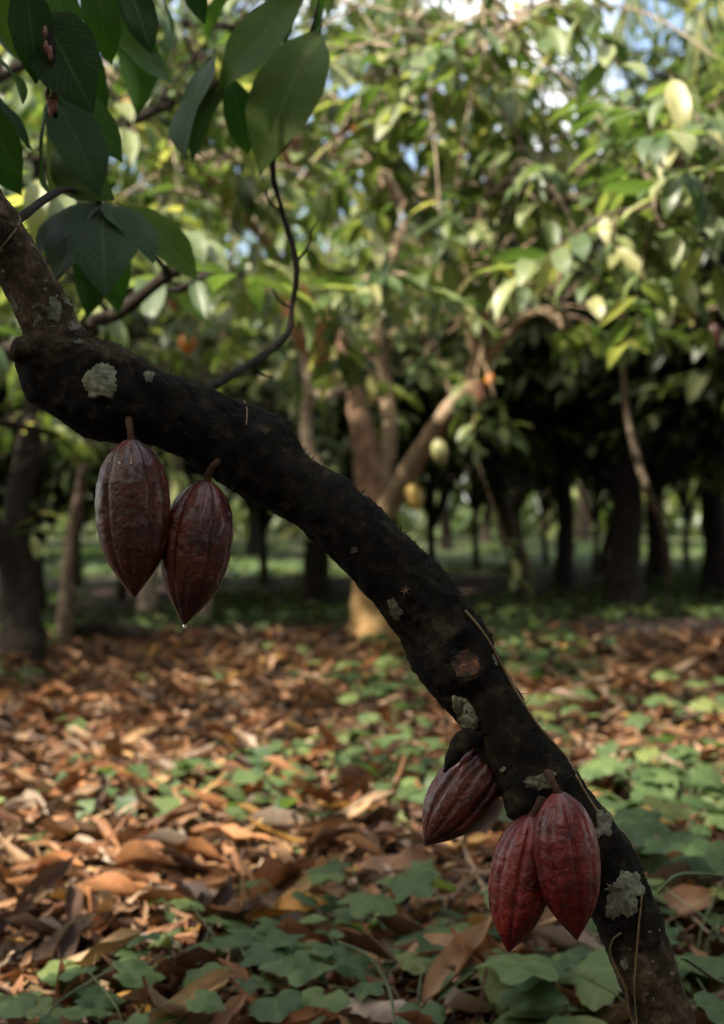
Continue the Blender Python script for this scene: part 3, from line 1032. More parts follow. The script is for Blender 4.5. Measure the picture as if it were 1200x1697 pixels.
def mid_tree(label, base, trunk_pts, trunk_r, mat, limbs, group=None, crown=None, name='cacao_tree', leaf_size=0.21, limb_mat=None, crown_mat='mass'):
    """limbs: list of (path [(px,py,y)...], radii, number of sprigs, reach, leaves per sprig)"""
    random.seed(sum(ord(c_) * (i_ + 1) for i_, c_ in enumerate(label)))
    O = Vector((base[0], base[1], ground_z(base[0], base[1])))
    t = thing(name, label, 'tree', O, group)
    pts = [O - O + Vector((0, 0, -0.15))] + [Vector(p) - O for p in trunk_pts]
    tube('trunk', pts, [trunk_r[0] * 1.25] + list(trunk_r), M[mat], t, 20, len(pts) * 8, bark_disp(0.16, 9))
    cand = []
    for path, rad, nspr, reach, nl in limbs:
        W = [P(*q) - O for q in path]
        C, R = catmull(W, rad, 60)
        J = Join()
        J.tube(W, rad, 10, len(W) * 7, bark_disp(0.18, 14))
        todo = []
        for s in range(int(nspr * 1.45)):
            u = random.uniform(0.25, 1.0)
            c = C[int(u * 60)]
            off = Vector((random.gauss(0, 1), random.gauss(0, 0.8), random.gauss(0.1, 0.8))) * reach
            e = c + off
            w = e + O
            px, py = 600 + w.x / w.y * F, 848.5 - (w.z - H) / w.y * F
            if e.length < 0.1 or (w.y < 6.5 and py > 560):
                continue
            if any(abs(px - hx) < hw_ and abs(py - hy) < hh_ for hx, hy, hw_, hh_ in GAPS):
                continue          # openings in the canopy where the sky shows
            mid = c + off * 0.5 + Vector((0, 0, 0.12 * off.length))
            J.tube([c, mid, e], [0.009, 0.006, 0.003], 5, 8)
            d = (e - mid).normalized()
            todo += sprig_items(e - d * 0.16, d, nl, leaf_size, 0.30)
        lo = J.build('branch', M[limb_mat or mat], t)
        for p, r, s in todo:
            w = p + O
            # leaves that are in the picture (and a margin around it)
            if w.y > 1.5 and abs(w.x / w.y) < 0.36 and (w.z - H) / w.y < 0.5:
                inside = abs(w.x / w.y) < 0.27 and (w.z - H) / w.y < 0.37
                cand.append((s / w.y if inside else 0, lo, p, r, s))
    cand.sort(key=lambda c: -c[0])
    for _, lo, p, r, s in cand[:280]:
        o = link('leaf', random.choice(LEAF), None, lo)
        place(o, p, r, s)
    if len(cand) > 280:
        rest = [c[2:] for c in cand[280:]]
        o = link('foliage', mass_mesh('foliage', SMALL, rest, RNG.random(len(rest)), M['mass']), None, t)
        tag(o, kind='stuff')
    if crown:
        items = []
        for c, rx, rz, ns in crown:
            items += crown_items(Vector(c), rx, rz, ns, leaf_size)
        items = [(p - O, r, s) for p, r, s in items]
        o = link('crown', mass_mesh('crown', SMALL, items, RNG.random(len(items)), M[crown_mat]), None, t)
        tag(o, kind='stuff')
    return t


# tree with the yellow and green pods, straight behind
bx = P(618, 848, 9.8)
mid_tree('cacao tree with ochre foot and forked limbs carrying yellow and pink pods', (bx.x, 9.8),
         [P(616, 1050, 9.8), P(614, 980, 9.8), P(620, 880, 9.8), P(612, 780, 9.8), P(598, 700, 9.8), P(580, 620, 9.9), P(550, 520, 10.0)],
         [0.16, 0.125, 0.115, 0.11, 0.08, 0.05, 0.03], 'bark_ochre_foot',
         [([(640, 850, 9.7), (690, 760, 9.4), (745, 680, 9.1), (790, 625, 9.0), (780, 540, 8.8), (740, 440, 8.6), (690, 365, 8.5), (630, 290, 8.4), (540, 255, 8.3)],
           [0.085, 0.07, 0.06, 0.05, 0.045, 0.04, 0.034, 0.03, 0.02], 26, 0.55, 7),
          ([(625, 830, 9.8), (645, 730, 9.9), (640, 640, 10), (628, 520, 10), (660, 400, 10.2), (700, 300, 10.4)],
           [0.07, 0.06, 0.05, 0.04, 0.03, 0.02], 26, 0.7, 7),
          ([(790, 625, 9.0), (850, 545, 8.6), (900, 515, 8.3), (940, 542, 8.1), (925, 500, 8.0), (910, 465, 8.0)],
           [0.035, 0.03, 0.028, 0.026, 0.022, 0.016], 6, 0.4, 7),
          ([(790, 625, 9.0), (805, 575, 8.8), (800, 530, 8.7), (760, 460, 8.5), (706, 350, 8.3), (712, 270, 8.2), (700, 210, 8.1)],
           [0.035, 0.03, 0.03, 0.028, 0.026, 0.024, 0.02], 14, 0.6, 7)],
         crown=[((bx.x + 0.2, 11.4, 4.1), 2.0, 1.1, 170)], limb_mat='bark_limb')

# pale thin tree left of it, with cut branch stubs
bx = P(742, 848, 8.6)
mid_tree('thin pale cacao tree with cut side branches and hanging brown leaf', (bx.x, 8.6),
         [P(740, 1100, 8.6), P(692, 1000, 8.6), P(640, 915, 8.6), P(575, 840, 8.6), P(512, 745, 8.6), P(512, 640, 8.6), P(505, 580, 8.6), P(490, 480, 8.6), P(470, 340, 8.5), P(430, 200, 8.3)],
         [0.06, 0.05, 0.045, 0.042, 0.036, 0.034, 0.034, 0.034, 0.03, 0.02], 'bark_pale',
         [([(510, 650, 8.6), (545, 655, 8.4), (588, 634, 8.2)], [0.028, 0.026, 0.022], 0, 0.3, 7),
          ([(505, 560, 8.6), (560, 500, 6.6), (615, 462, 5.8), (655, 452, 5.6)], [0.02, 0.014, 0.01, 0.007], 7, 0.10, 7),
          ([(505, 600, 8.6), (540, 600, 8.6), (580, 590, 8.7)], [0.02, 0.02, 0.014], 2, 0.4, 7),
          ([(490, 480, 8.6), (440, 400, 7.8), (380, 330, 7.2), (300, 250, 6.8), (240, 190, 6.5)], [0.03, 0.028, 0.025, 0.02, 0.014], 22, 0.5, 7),
          ([(470, 340, 8.5), (540, 250, 7.6), (600, 180, 7.0), (660, 100, 6.6), (700, 20, 6.4)], [0.03, 0.026, 0.022, 0.02, 0.014], 34, 0.5, 7),
          ([(540, 250, 7.6), (640, 200, 6.6), (740, 120, 6.2), (840, 50, 6.0), (930, 0, 6.0)], [0.024, 0.02, 0.016, 0.012, 0.01], 36, 0.42, 7)],
         crown=[((-0.4, 9.6, 4.7), 1.6, 0.8, 90)])

# tree just outside the picture on the right: its branches reach in
mid_tree('cacao tree whose sunlit leafy branches reach in over the dark grove', (2.35, 6.6),
         [Vector((2.35, 6.6, 0.2)), Vector((2.3, 6.5, 1.0)), Vector((2.2, 6.4, 1.8)), Vector((2.1, 6.4, 2.6)), Vector((2.0, 6.4, 3.4))],
         [0.12, 0.10, 0.09, 0.07, 0.04], 'bark',
         [([(1440, 420, 6.4), (1300, 340, 6.2), (1180, 310, 6.0), (1060, 330, 5.9), (960, 330, 5.9), (860, 300, 6.0), (800, 330, 6.1)],
           [0.06, 0.045, 0.035, 0.03, 0.024, 0.018, 0.012], 40, 0.32, 7),
          ([(1420, 360, 6.4), (1300, 250, 5.8), (1200, 230, 5.2), (1130, 270, 4.9), (1090, 330, 4.8), (1095, 385, 4.8)],
           [0.05, 0.04, 0.03, 0.024, 0.018, 0.012], 28, 0.24, 7),
          ([(1430, 560, 6.4), (1300, 520, 6.0), (1200, 510, 5.8), (1120, 535, 5.7), (1060, 545, 5.7)],
           [0.03, 0.022, 0.016, 0.012, 0.008], 3, 0.12, 6),
          ([(1400, 300, 6.4), (1280, 230, 6.8), (1180, 190, 7.0), (1100, 210, 7.0)],
           [0.04, 0.03, 0.022, 0.014], 7, 0.25, 7)],
         crown=[((3.0, 7.6, 3.9), 1.8, 1.0, 130)])

# tree outside on the left
mid_tree('cacao tree with dark crossing branches behind the upper trunk', (-2.0, 5.6),
         [Vector((-2.0, 5.6, 0.2)), Vector((-1.95, 5.5, 0.9)), Vector((-1.9, 5.4, 1.6)), Vector((-1.9, 5.3, 2.4)), Vector((-1.8, 5.3, 3.2))],
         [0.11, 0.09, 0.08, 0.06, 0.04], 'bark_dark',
         [([(-300, 700, 5.4), (-120, 625, 4.8), (0, 585, 4.4), (120, 545, 4.1), (200, 515, 3.9), (270, 462, 3.8), (322, 436, 3.8)],
           [0.035, 0.03, 0.026, 0.022, 0.02, 0.016, 0.010], 5, 0.35, 7),
          ([(200, 515, 3.9), (250, 495, 4.0), (320, 470, 4.2), (360, 430, 4.3)], [0.013, 0.012, 0.011, 0.008], 4, 0.3, 6),
          ([(-300, 560, 5.4), (-100, 380, 5.4), (60, 280, 5.5), (220, 200, 5.7), (380, 130, 6.0)], [0.045, 0.04, 0.03, 0.022, 0.014], 30, 0.42, 7),
          ([(-280, 400, 5.3), (-80, 180, 5.6), (100, 80, 5.9), (300, 40, 6.3), (480, 60, 6.8)], [0.04, 0.034, 0.028, 0.02, 0.014], 24, 0.45, 7),
          ([(-300, 720, 5.4), (-160, 720, 5.8), (-20, 700, 6.3), (100, 720, 6.8)], [0.03, 0.026, 0.022, 0.014], 9, 0.4, 7)],
         crown=[((-3.2, 7.0, 3.6), 1.6, 0.9, 110)])

# dark two-stemmed tree at the left edge
bx = P(34, 848, 8.4)
mid_tree('dark twin-stemmed tree standing left of the two upper pods', (bx.x, 8.4),
         [P(38, 1085, 8.4), P(36, 1000, 8.4), P(28, 900, 8.4), P(40, 780, 8.5), P(60, 660, 8.6), P(70, 520, 8.7), P(60, 400, 8.7)],
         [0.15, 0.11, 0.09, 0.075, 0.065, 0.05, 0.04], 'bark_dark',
         [([(34, 1000, 8.4), (10, 920, 8.3), (-25, 840, 8.2), (-60, 700, 8.2), (-80, 560, 8.2)], [0.08, 0.07, 0.06, 0.05, 0.04], 6, 0.5, 7),
          ([(60, 660, 8.6), (120, 600, 8.4), (180, 520, 8.2), (260, 430, 8.0)], [0.04, 0.034, 0.028, 0.018], 18, 0.55, 7),
          ([(45, 800, 8.5), (90, 740, 8.7), (130, 690, 9.0), (190, 660, 9.4)], [0.03, 0.026, 0.02, 0.014], 12, 0.45, 7)],
         crown=[((bx.x, 8.8, 3.8), 1.9, 1.0, 200)])

# thin leaning tree behind the left pods
bx = P(108, 848, 9.5)
mid_tree('thin leaning tree with lichen-pale lower stem beside the upper left pod', (bx.x, 9.5),
         [P(108, 1060, 9.5), P(112, 960, 9.5), P(122, 870, 9.5), P(140, 780, 9.5), P(152, 700, 9.5), P(160, 600, 9.6), P(150, 480, 9.6)],
         [0.06, 0.05, 0.042, 0.04, 0.036, 0.03, 0.024], 'bark',
         [([(152, 700, 9.5), (210, 640, 9.6), (280, 600, 9.8), (340, 560, 10)], [0.024, 0.02, 0.016, 0.012], 12, 0.5, 7)],
         crown=[((bx.x, 9.8, 3.6), 1.5, 0.9, 110)])
bx = P(246, 848, 11.5)
mid_tree('slim white-barked tree showing between and behind the two upper pods', (bx.x, 11.5),
         [P(243, 1015, 11.5), P(248, 960, 11.5), P(268, 880, 11.5), P(290, 780, 11.5), P(300, 700, 11.5), P(310, 560, 11.6), P(300, 420, 11.7)],
         [0.085, 0.065, 0.06, 0.055, 0.05, 0.04, 0.03], 'bark_pale',
         [([(300, 700, 11.5), (350, 640, 11.3), (372, 570, 11.2), (365, 545, 11.2)], [0.035, 0.03, 0.026, 0.02], 4, 0.5, 7)],
         crown=[((bx.x + 0.2, 11.8, 3.9), 1.8, 1.1, 190)])

# dark trees of the right-hand grove
for (lab, px0, y0, path, rad) in (
        ('stout dark forked cacao tree in the shaded right-hand grove', 1036, 13.2,
         [(1036, 990), (1032, 930), (1040, 860), (1030, 780), (1010, 700), (985, 600), (960, 480)], [0.20, 0.155, 0.145, 0.14, 0.10, 0.08, 0.06]),
        ('dark slender cacao tree with a low fork left of the stout one', 932, 15.0,
         [(934, 980), (936, 920), (938, 860), (932, 790), (925, 700), (930, 600), (940, 500)], [0.13, 0.10, 0.09, 0.085, 0.07, 0.06, 0.05]),
        ('black thin cacao tree before the bright clearing', 858, 17.5,
         [(858, 945), (856, 900), (852, 850), (850, 800), (845, 720), (850, 600)], [0.11, 0.085, 0.08, 0.075, 0.06, 0.05]),
        ('dark cacao tree at the right edge of the grove', 1188, 14.5,
         [(1190, 975), (1188, 900), (1180, 820), (1185, 740), (1190, 640), (1170, 500)], [0.18, 0.14, 0.13, 0.12, 0.09, 0.07]),
        ('short dark cacao tree between the stout tree and the hanging liana', 1088, 17.0,
         [(1092, 930), (1090, 890), (1085, 850), (1086, 800), (1095, 720), (1100, 600)], [0.15, 0.12, 0.11, 0.10, 0.08, 0.06])):
    bx = P(px0, 848, y0)
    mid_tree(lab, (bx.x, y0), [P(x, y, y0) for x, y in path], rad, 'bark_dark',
             [([(path[3][0], path[3][1], y0), (path[3][0] + 60, path[3][1] - 90, y0), (path[3][0] + 110, path[3][1] - 200, y0 - 0.3)], [rad[3] * 0.7, rad[3] * 0.5, 0.03], 3, 0.7, 7),
              ([(path[4][0], path[4][1], y0), (path[4][0] - 70, path[4][1] - 70, y0), (path[4][0] - 150, path[4][1] - 160, y0 - 0.4)], [rad[4] * 0.7, rad[4] * 0.5, 0.03], 3, 0.7, 7)],
             crown=[((bx.x, y0, 3.1), 2.4, 1.75, 520)], leaf_size=0.27, crown_mat='mass_painted_shade')

mid_tree('tall cacao tree whose high crown roofs the right-hand grove', (3.3, 10.2),  # added tree, its high crown placed to shade the grove
         [Vector((3.3, 10.2, 0.5)), Vector((3.2, 10.2, 1.6)), Vector((3.1, 10.2, 2.8)), Vector((2.8, 10.2, 4.0))], [0.16, 0.13, 0.11, 0.06], 'bark_dark',
         [([(1330, 300, 10.2), (1200, 160, 10), (1080, 120, 9.8)], [0.06, 0.04, 0.02], 4, 0.5, 7), ([(1330, 260, 10.2), (1150, 20, 10), (950, -30, 9.8)], [0.06, 0.04, 0.02], 4, 0.5, 7)],
         crown=[((3.8, 10.4, 4.2), 1.9, 1.0, 200), ((3.5, 12.4, 4.6), 1.5, 0.8, 150)])

# hanging liana
o = tube('hanging_liana', [P(1045, 250, 6.4), P(1042, 400, 6.5), P(1036, 520, 6.5), P(1034, 620, 6.5), P(1040, 690, 6.5), P(1056, 760, 6.5), P(1076, 820, 6.5), P(1098, 870, 7.4), P(1108, 935, 9.4), P(1110, 1016, 12.6)],
         [0.011, 0.012, 0.013, 0.014, 0.016, 0.018, 0.018, 0.016, 0.013, 0.012], M['bark'], None, 10, 80, bark_disp(0.2, 25))
tag(o, 'long brown liana hanging in a bend before the dark grove', 'liana')

# pods on the trees behind
for lab, top, tip, hw, yy, mat, attach in (
        ('yellow ripe cacao pod hanging below the thick slanting limb', (680, 803), (694, 846), 14, 9.2, 'pod_yellow', (676, 788)),
        ('pale green cacao pod hanging at the middle of the slanting limb', (724, 727), (735, 772), 13.5, 8.9, 'pod_green', (716, 712)),
        ('pinkish cacao pod hanging at the limb fork', (790, 630), (796, 680), 13.5, 8.8, 'pod_pink', (788, 622)),
        ('small orange cacao pod beside the pinkish one at the fork', (812, 618), (813, 642), 8, 8.8, 'pod_orange', (806, 600)),
        ('pale pink cacao pod high on the upright limb', (776, 520), (781, 552), 10, 8.5, 'pod_pink', (776, 515)),
        ('rosy cacao pod at the crook of the upright limb', (800, 503), (806, 536), 11, 8.4, 'pod_pink', (792, 505)),
        ('orange cacao pod among the sunlit upper leaves', (585, 185), (588, 225), 13, 8.2, 'pod_orange', (583, 170)),
        ('pink cacao pod beside the dark upright branch', (480, 213), (483, 283), 18, 7.0, 'pod_pink', (478, 200)),
        ('orange cacao pod on the tangled pale branch behind the trunk', (308, 553), (314, 588), 15, 7.5, 'pod_orange', (306, 545)),
        ('small pink cacao pod below the forked dark branch', (287, 478), (289, 516), 11, 7.0, 'pod_pink', (287, 470)),
        ('pale cacao pod on the edge tree of the grove', (1182, 536), (1188, 584), 11.5, 7.6, 'pod_brown', (1180, 526)),
        ('yellowing cacao pod hanging on the dark branch over the trunk', (200, 162), (226, 180), 12, 6.0, 'pod_yellow', (195, 155))):
    pod(lab, top, tip, hw, yy, mat, [P(attach[0], attach[1], yy), P((attach[0] + top[0]) / 2, (attach[1] + top[1]) / 2, yy)], random.uniform(0, 6), low=True, group='cacao pods on the trees behind')

# tangled pale branches behind the trunk (own small tree)
bx = P(334, 848, 11.2)
mid_tree('small crooked cacao tree with tangled pale branches behind the trunk', (bx.x, 11.2),
         [P(335, 1030, 11.2), P(340, 900, 11.2), P(360, 760, 11.2), P(340, 650, 11.2), P(375, 610, 11.2), P(368, 550, 11.2)], [0.07, 0.06, 0.054, 0.05, 0.048, 0.042], 'bark_pale',
         [([(350, 640, 11.2), (300, 600, 11.1), (262, 540, 11.0), (240, 515, 10.9)], [0.036, 0.033, 0.027, 0.018], 3, 0.35, 6),
          ([(345, 620, 11.2), (290, 575, 11.2), (230, 575, 11.2), (180, 600, 11.3)], [0.03, 0.027, 0.024, 0.018], 3, 0.4, 6)])

# brown hanging dead leaf by the pale thin tree
V, Q, UV = leaf_arrays(14, 6, 0.42, 0.5, 0.2, 0.02, 4)
me = mesh_np('dead_leaf', V, Q, uv=UV)
me.materials.append(M['dry_deadleaf'])
o = link('dead_leaf', me)
place(o, P(474, 462, 8.4), frame(P(548, 610, 8.3) - P(474, 462, 8.4), Vector((0.1, -0.9, 0.4))), 0.62)
tag(o, 'large orange-brown dead leaf caught on the pale thin tree', 'dead leaf')

# palm fronds at the top right
palm = thing('palm', 'palm with pale drooping fronds above the grove', 'palm', (2.95, 9.2, ground_z(2.95, 9.2)))
PO = palm.location.copy()
tube('trunk', [Vector((0, 0, -0.1)), Vector((0.05, 0, 1.5)), Vector((0.1, 0, 3.2)), P(1345, -110, 9.0) - PO], [0.13, 0.11, 0.10, 0.09], M['bark'], palm, 14, 20, bark_disp(0.08, 12))
FR = leaf_arrays(5, 1, 0.055, 0.5, 0, 0, 1, petiole=False)
for path in ([(1345, -110, 9.0), (1200, -140, 8.4), (1080, -70, 7.9), (1006, 70, 7.6)], [(1345, -110, 9.0), (1280, -120, 8.0), (1210, -70, 7.4), (1150, 40, 7.1)],
             [(1345, -110, 9.0), (1300, -200, 8.5), (1330, -180, 7.9), (1380, -60, 7.4)]):
    W = [P(*q) - PO for q in path]
    rach = tube('frond', W, [0.02, 0.016, 0.012, 0.005], M['stem'], palm, 6, 30)
    C, R = catmull(W, [1] * len(W), 60)
    me = mesh_np('leaflet', FR[0], FR[1], uv=FR[2])
    me.materials.append(M['leaf'])
    for k in range(6, 60, 2):
        tdir = (C[min(60, k + 1)] - C[k - 1]).normalized()
        for sgn in (-1, 1):
            side = tdir.cross(Vector((0, 0, 1))).normalized() * sgn
            d = side * 0.35 + tdir * 0.3 + Vector((0, 0, -0.95)) + rnd_dir() * 0.15
            o = link('leaflet', me, None, rach)
            place(o, C[k], frame(d, tdir), random.uniform(0.5, 0.75) * (1 - 0.4 * k / 60))

# ------------------------------------------------------------------ the grove farther back and around: copies of a few trees
random.seed(501)
PROTO = []
for k in range(5):
    r = random.Random(k)
    hgt = [4.6, 5.4, 5.0, 6.0, 4.8][k]
    J = Join()
    fk = Vector((r.uniform(-.2, .2), r.uniform(-.2, .2), 1.2))
    J.tube([Vector((0, 0, -0.15)), Vector((0.02, 0, 0.3)), fk * 0.6, fk], [0.17, 0.12, 0.10, 0.09], 12, 20, bark_disp(0.16, 9))
    for q in range(4):
        a = q * math.pi / 2 + r.uniform(-.5, .5)
        e = fk + Vector((math.cos(a) * 1.0, math.sin(a) * 1.0, 1.6))
        J.tube([fk - Vector((0, 0, .1)), fk + Vector((math.cos(a) * 0.45, math.sin(a) * 0.45, 0.6)), e, e + Vector((math.cos(a) * .6, math.sin(a) * .6, 0.9))],
               [0.07, 0.05, 0.035, 0.015], 8, 14, bark_disp(0.16, 12))
    tm = mesh_py('trunk', J.V, J.F)
    tm.materials.append(M['bark_dark'] if k != 1 else M['bark'])
    it = crown_items(Vector((0, 0, hgt * 0.62)), 2.5, hgt * 0.40, 430, 0.27, 0.25)
    # low hanging skirt
    it += crown_items(Vector((0, 0, hgt * 0.45)), 2.2, 0.7, 60, 0.27, 0.6)
    cm = mass_mesh('crown', SMALL, it, RNG.random(len(it)) * 0.9, M['mass_painted_shade' if k < 3 else 'mass'])
    PROTO.append((tm, cm))


MARKS = [(34, 'the twin-stemmed tree'), (108, 'the thin leaning tree'), (246, 'the slim white-barked tree'), (334, 'the small crooked tree'),
         (618, 'the ochre-footed tree'), (858, 'the black thin tree'), (932, 'the dark slender tree'), (1036, 'the stout forked tree'), (1188, 'the grove edge tree')]


def behind_what(x, y):
    px = 600 + x / y * F
    return min(MARKS, key=lambda m_: abs(m_[0] - px))[1]


def grove_tree(k, x, y, rot, sc, label, group, flat=1.0):
    t = thing('cacao_tree', label, 'tree', (x, y, ground_z(x, y)), group)
    t.rotation_euler = (0, 0, rot)
    t.scale = (sc, sc, sc * flat)
    link('trunk', PROTO[k][0], None, t)
    c = link('crown', PROTO[k][1], None, t)
    tag(c, kind='stuff')
    return t


random.seed(504)
used = [(0.0, 9.8)]
cnt = 0
for row, y0 in enumerate((13.0, 16.5, 20.0, 23.5, 27.0, 31.0, 35.0)):
    half = y0 * 0.255 + 3.2
    nn_ = int(half * 2 / 3.3)
    for i in range(nn_):
        x = -half + (i + 0.5) * 2 * half / nn_ + random.uniform(-.6, .6)
        y = y0 + random.uniform(-.9, .9)
        px = 600 + x / y * F
        if 700 < px < 1060 and row in (3, 4):
            continue      # the bright clearing seen between the trunks
        if 190 < px < 500 and row < 3:
            continue      # the open lane on the left
        grove_tree(random.randrange(5), x, y, random.uniform(0, 6.28), random.uniform(0.85, 1.15),
                   'dense cacao tree in the %s row back, behind %s' % (('first', 'second', 'third', 'fourth', 'fifth', 'sixth', 'last')[row], behind_what(x, y)), 'cacao trees in the rows farther back', (0.72, 0.76, 0.85, 1, 1, 1, 1)[row])
for (x, y, s) in ((-5.6, -0.6, 1.0), (3.6, 2.6, 1.0), (2.6, -2.4, 1.0), (-2.6, -3.4, 1.0), (0.2, -4.0, 1.0), (3.9, 0.2, 1.0), (-5.0, -4.2, 1.0), (-1.0, -5.6, 1.1), (5.6, -1.0, 1.0), (4.2, -6.0, 1.1), (-3.9, 10.8, 1.0), (4.2, 10.5, 1.05), (-5.2, 6.0, 1.0), (5.3, 6.2, 1.0)):
    grove_tree(random.randrange(5), x, y, random.uniform(0, 6.28), s, 'cacao tree of the grove standing beside the open litter', 'cacao trees around the open litter')

# the grove goes on behind and beside the camera
for k in range(34):
    a = math.radians(200 + 140 * (k % 17) / 16 + (4 if k > 16 else 0)) if k < 34 else 0
    rr_ = 8.5 if k < 17 else 12.0
    grove_tree(random.randrange(3), rr_ * math.cos(a) * 1.0, 1.5 + rr_ * math.sin(a), random.uniform(0, 6.28), random.uniform(0.9, 1.15),
               'cacao tree of the grove behind the viewpoint', 'cacao trees behind the viewpoint')


def shade_tree(label, x, y, lean, cr):
    t = thing('shade_tree', label, 'tree', (x, y, ground_z(x, y)))
    O = t.location.copy()
    tube('trunk', [Vector((0, 0, -0.2)), Vector((0.02, 0, 0.5)), Vector((lean * 0.3, 0, 3)), Vector((lean, 0, 6.5))], [0.20, 0.14, 0.125, 0.10], M['bark_dark'], t, 16, 30, bark_disp(0.14, 8))
    for a in range(5):
        tube('limb', [Vector((lean * 0.9, 0, 6.0)), Vector((lean + math.cos(a * 1.26) * 1.2, math.sin(a * 1.26) * 1.2, 7.0)), Vector((lean + math.cos(a * 1.26) * 2.6, math.sin(a * 1.26) * 2.6, 7.8))],
             [0.08, 0.05, 0.02], M['bark_dark'], t, 8, 12, bark_disp(0.14, 8))
    it = crown_items(Vector(cr[0]), cr[1], cr[2], cr[3], 0.30, 0.1, lambda p: p.z > H + 0.385 * p.y + 0.15)  # crown added above the view to keep sun and sky off the grove
    tag(link('crown', mass_mesh('crown', SMALL, [(p - O, r, q) for p, r, q in it], RNG.random(len(it)), M['mass']), None, t), kind='stuff')


shade_tree('tall dark-stemmed shade tree rising behind the ochre-footed tree', 0.13, 12.3, 0.1, ((0.2, 11.4, 7.7), 4.0, 1.4, 480))
shade_tree('unseen tall tree added to shade the grove beyond its edge tree', 4.7, 12.6, -0.2, ((4.2, 12.0, 7.7), 3.6, 1.4, 400))  # whole tree is out of view, added for its shade

# bushy young trees, leafy almost to the ground
YOUNG = []
for k in range(2):
    it = crown_items(Vector((0, 0, 1.65)), 1.35, 1.15, 190, 0.26, 0.1)
    YOUNG.append(mass_mesh('crown', SMALL, it, RNG.random(len(it)) * 0.8, M['mass_painted_shade']))
    J = Join()
    J.tube([Vector((0, 0, -0.1)), Vector((0.03, 0.02, 0.7)), Vector((-.05, 0, 1.8))], [0.05, 0.04, 0.02], 10, 14, bark_disp(0.16, 12))
    for a in range(4):
        J.tube([Vector((0, 0, 0.6)), Vector((math.cos(a * 1.6) * .4, math.sin(a * 1.6) * .4, 1.2)), Vector((math.cos(a * 1.6) * .9, math.sin(a * 1.6) * .9, 1.7))], [0.03, 0.02, 0.01], 7, 8)
    YOUNG.append(mesh_py('trunk', J.V, J.F))
    YOUNG[-1].materials.append(M['bark_dark'])
for q, (px, y, sc, lab) in enumerate(((70, 12.6, 1.1, 'bushy young cacao tree behind the thin leaning tree'), 
                       (200, 14.5, 1.15, 'bushy young cacao tree behind the upper left pod'), (345, 15.5, 1.1, 'bushy young cacao tree seen right of the wine-dark pod'),
                       (540, 17.5, 1.1, 'bushy young cacao tree behind the ochre-footed tree'), (15, 11.6, 1.1, 'bushy young cacao tree close behind the twin-stemmed tree'),
                       (440, 17.0, 1.15, 'bushy young cacao tree beyond the small crooked tree'), (640, 20.0, 1.1, 'bushy young cacao tree between the ochre-footed and black thin trees'),
                       (790, 21.0, 1.1, 'bushy young cacao tree beyond the yellow pod limb'), (905, 22.5, 1.1, 'bushy young cacao tree seen past the dark slender tree'),
                       (985, 19.5, 1.0, 'bushy young cacao tree between the slender and stout trees'), (1140, 20.0, 1.1, 'bushy young cacao tree seen past the short dark tree'),
                       (130, 17.0, 1.1, 'bushy young cacao tree far behind the thin leaning tree'), (720, 14.0, 1.05, 'bushy young cacao tree under the slanting limb with yellow pod'),)):
    x = (px - 600) / F * y
    t = thing('young_cacao_tree', lab, 'tree', (x, y, ground_z(x, y)), 'bushy young trees')
    t.rotation_euler = (0, 0, random.uniform(0, 6.28))
    t.scale = (sc, sc, sc * (1.0 if px < 600 else 1.25))
    tag(link('crown', YOUNG[(q % 2) * 2], None, t), kind='stuff')
    link('trunk', YOUNG[(q % 2) * 2 + 1], None, t)

# far wood closing the view, one mass
it = []
while len(it) < 26000:
    y = random.uniform(39, 62)
    x = random.uniform(-0.42, 0.42) * y
    top = 10.5 + 4 * noise.noise(Vector((x * 0.12, y * 0.12, 3)))
    z = random.uniform(0.2, top)
    if noise.noise(Vector((x * 0.5, y * 0.5, z * 0.6))) < -0.12:
        continue
    it.append((Vector((x, y, z)), leaf_pose(rnd_dir(0)), random.uniform(0.5, 0.95)))
o = link('far_wood', mass_mesh('far_wood', TINY, it, RNG.random(len(it)), M['mass']))
tag(o, 'dense green wood far behind the grove', 'wood', kind='stuff')
for k in range(16):
    y = random.uniform(38, 46)
    x = random.uniform(-0.3, 0.3) * y
    o = tube('tree_trunk', [Vector((x, y, ground_z(x, y) - 0.2)), Vector((x + .1, y, 3)), Vector((x + random.uniform(-.6, .6), y, 8)), Vector((x + random.uniform(-1, 1), y, 12))],
             [0.22, 0.17, 0.13, 0.06], M['bark'], None, 10, 20, bark_disp(0.12, 5))
    tag(o, 'tall brown trunk rising at the front of the far wood', 'tree', 'tall trunks at the far wood')

# ------------------------------------------------------------------ leaf litter
def dry_pose(flat=0.5):
    a = random.uniform(0, 6.283)
    d = Vector((math.cos(a), math.sin(a), random.uniform(-flat, flat) * 0.6))
    return frame(d, Vector((random.uniform(-flat, flat), random.uniform(-flat, flat), 1 if random.random() < 0.7 else -1)))


DRY_SHAPES = [dict(nl=8, nw=4, width=w, droop=d, fold=f, wav=wv, seed=i + 50, curl=c, twist=tw) for i, (w, d, f, wv, c, tw) in enumerate(
    [(0.40, 0.5, 0.3, 0.03, 0.9, 0.3), (0.36, -0.6, 0.5, 0.04, 1.3, -0.4), (0.42, 0.3, 0.2, 0.05, 0.5, 0.8), (0.34, 0.9, 0.6, 0.03, 1.6, 0.2),
     (0.44, -0.3, 0.15, 0.05, 0.7, -0.9), (0.38, 0.1, 0.7, 0.02, 1.9, 0.5)])]
KINDS = (('tan', 'curled tan dry cacao leaf lying on the litter'), ('orange', 'curled orange-brown dry cacao leaf lying on the litter'),
         ('umber', 'dark umber dry cacao leaf lying on the litter'), ('grey', 'bleached grey-brown dry cacao leaf lying on the litter'),
         ('yellow', 'ochre-yellow dry cacao leaf lying on the litter'))
DRY = {}
for nm, lab in KINDS:
    DRY[nm] = [leaf_mesh('fallen_leaf', M['dry_' + nm], **kw) for kw in DRY_SHAPES]


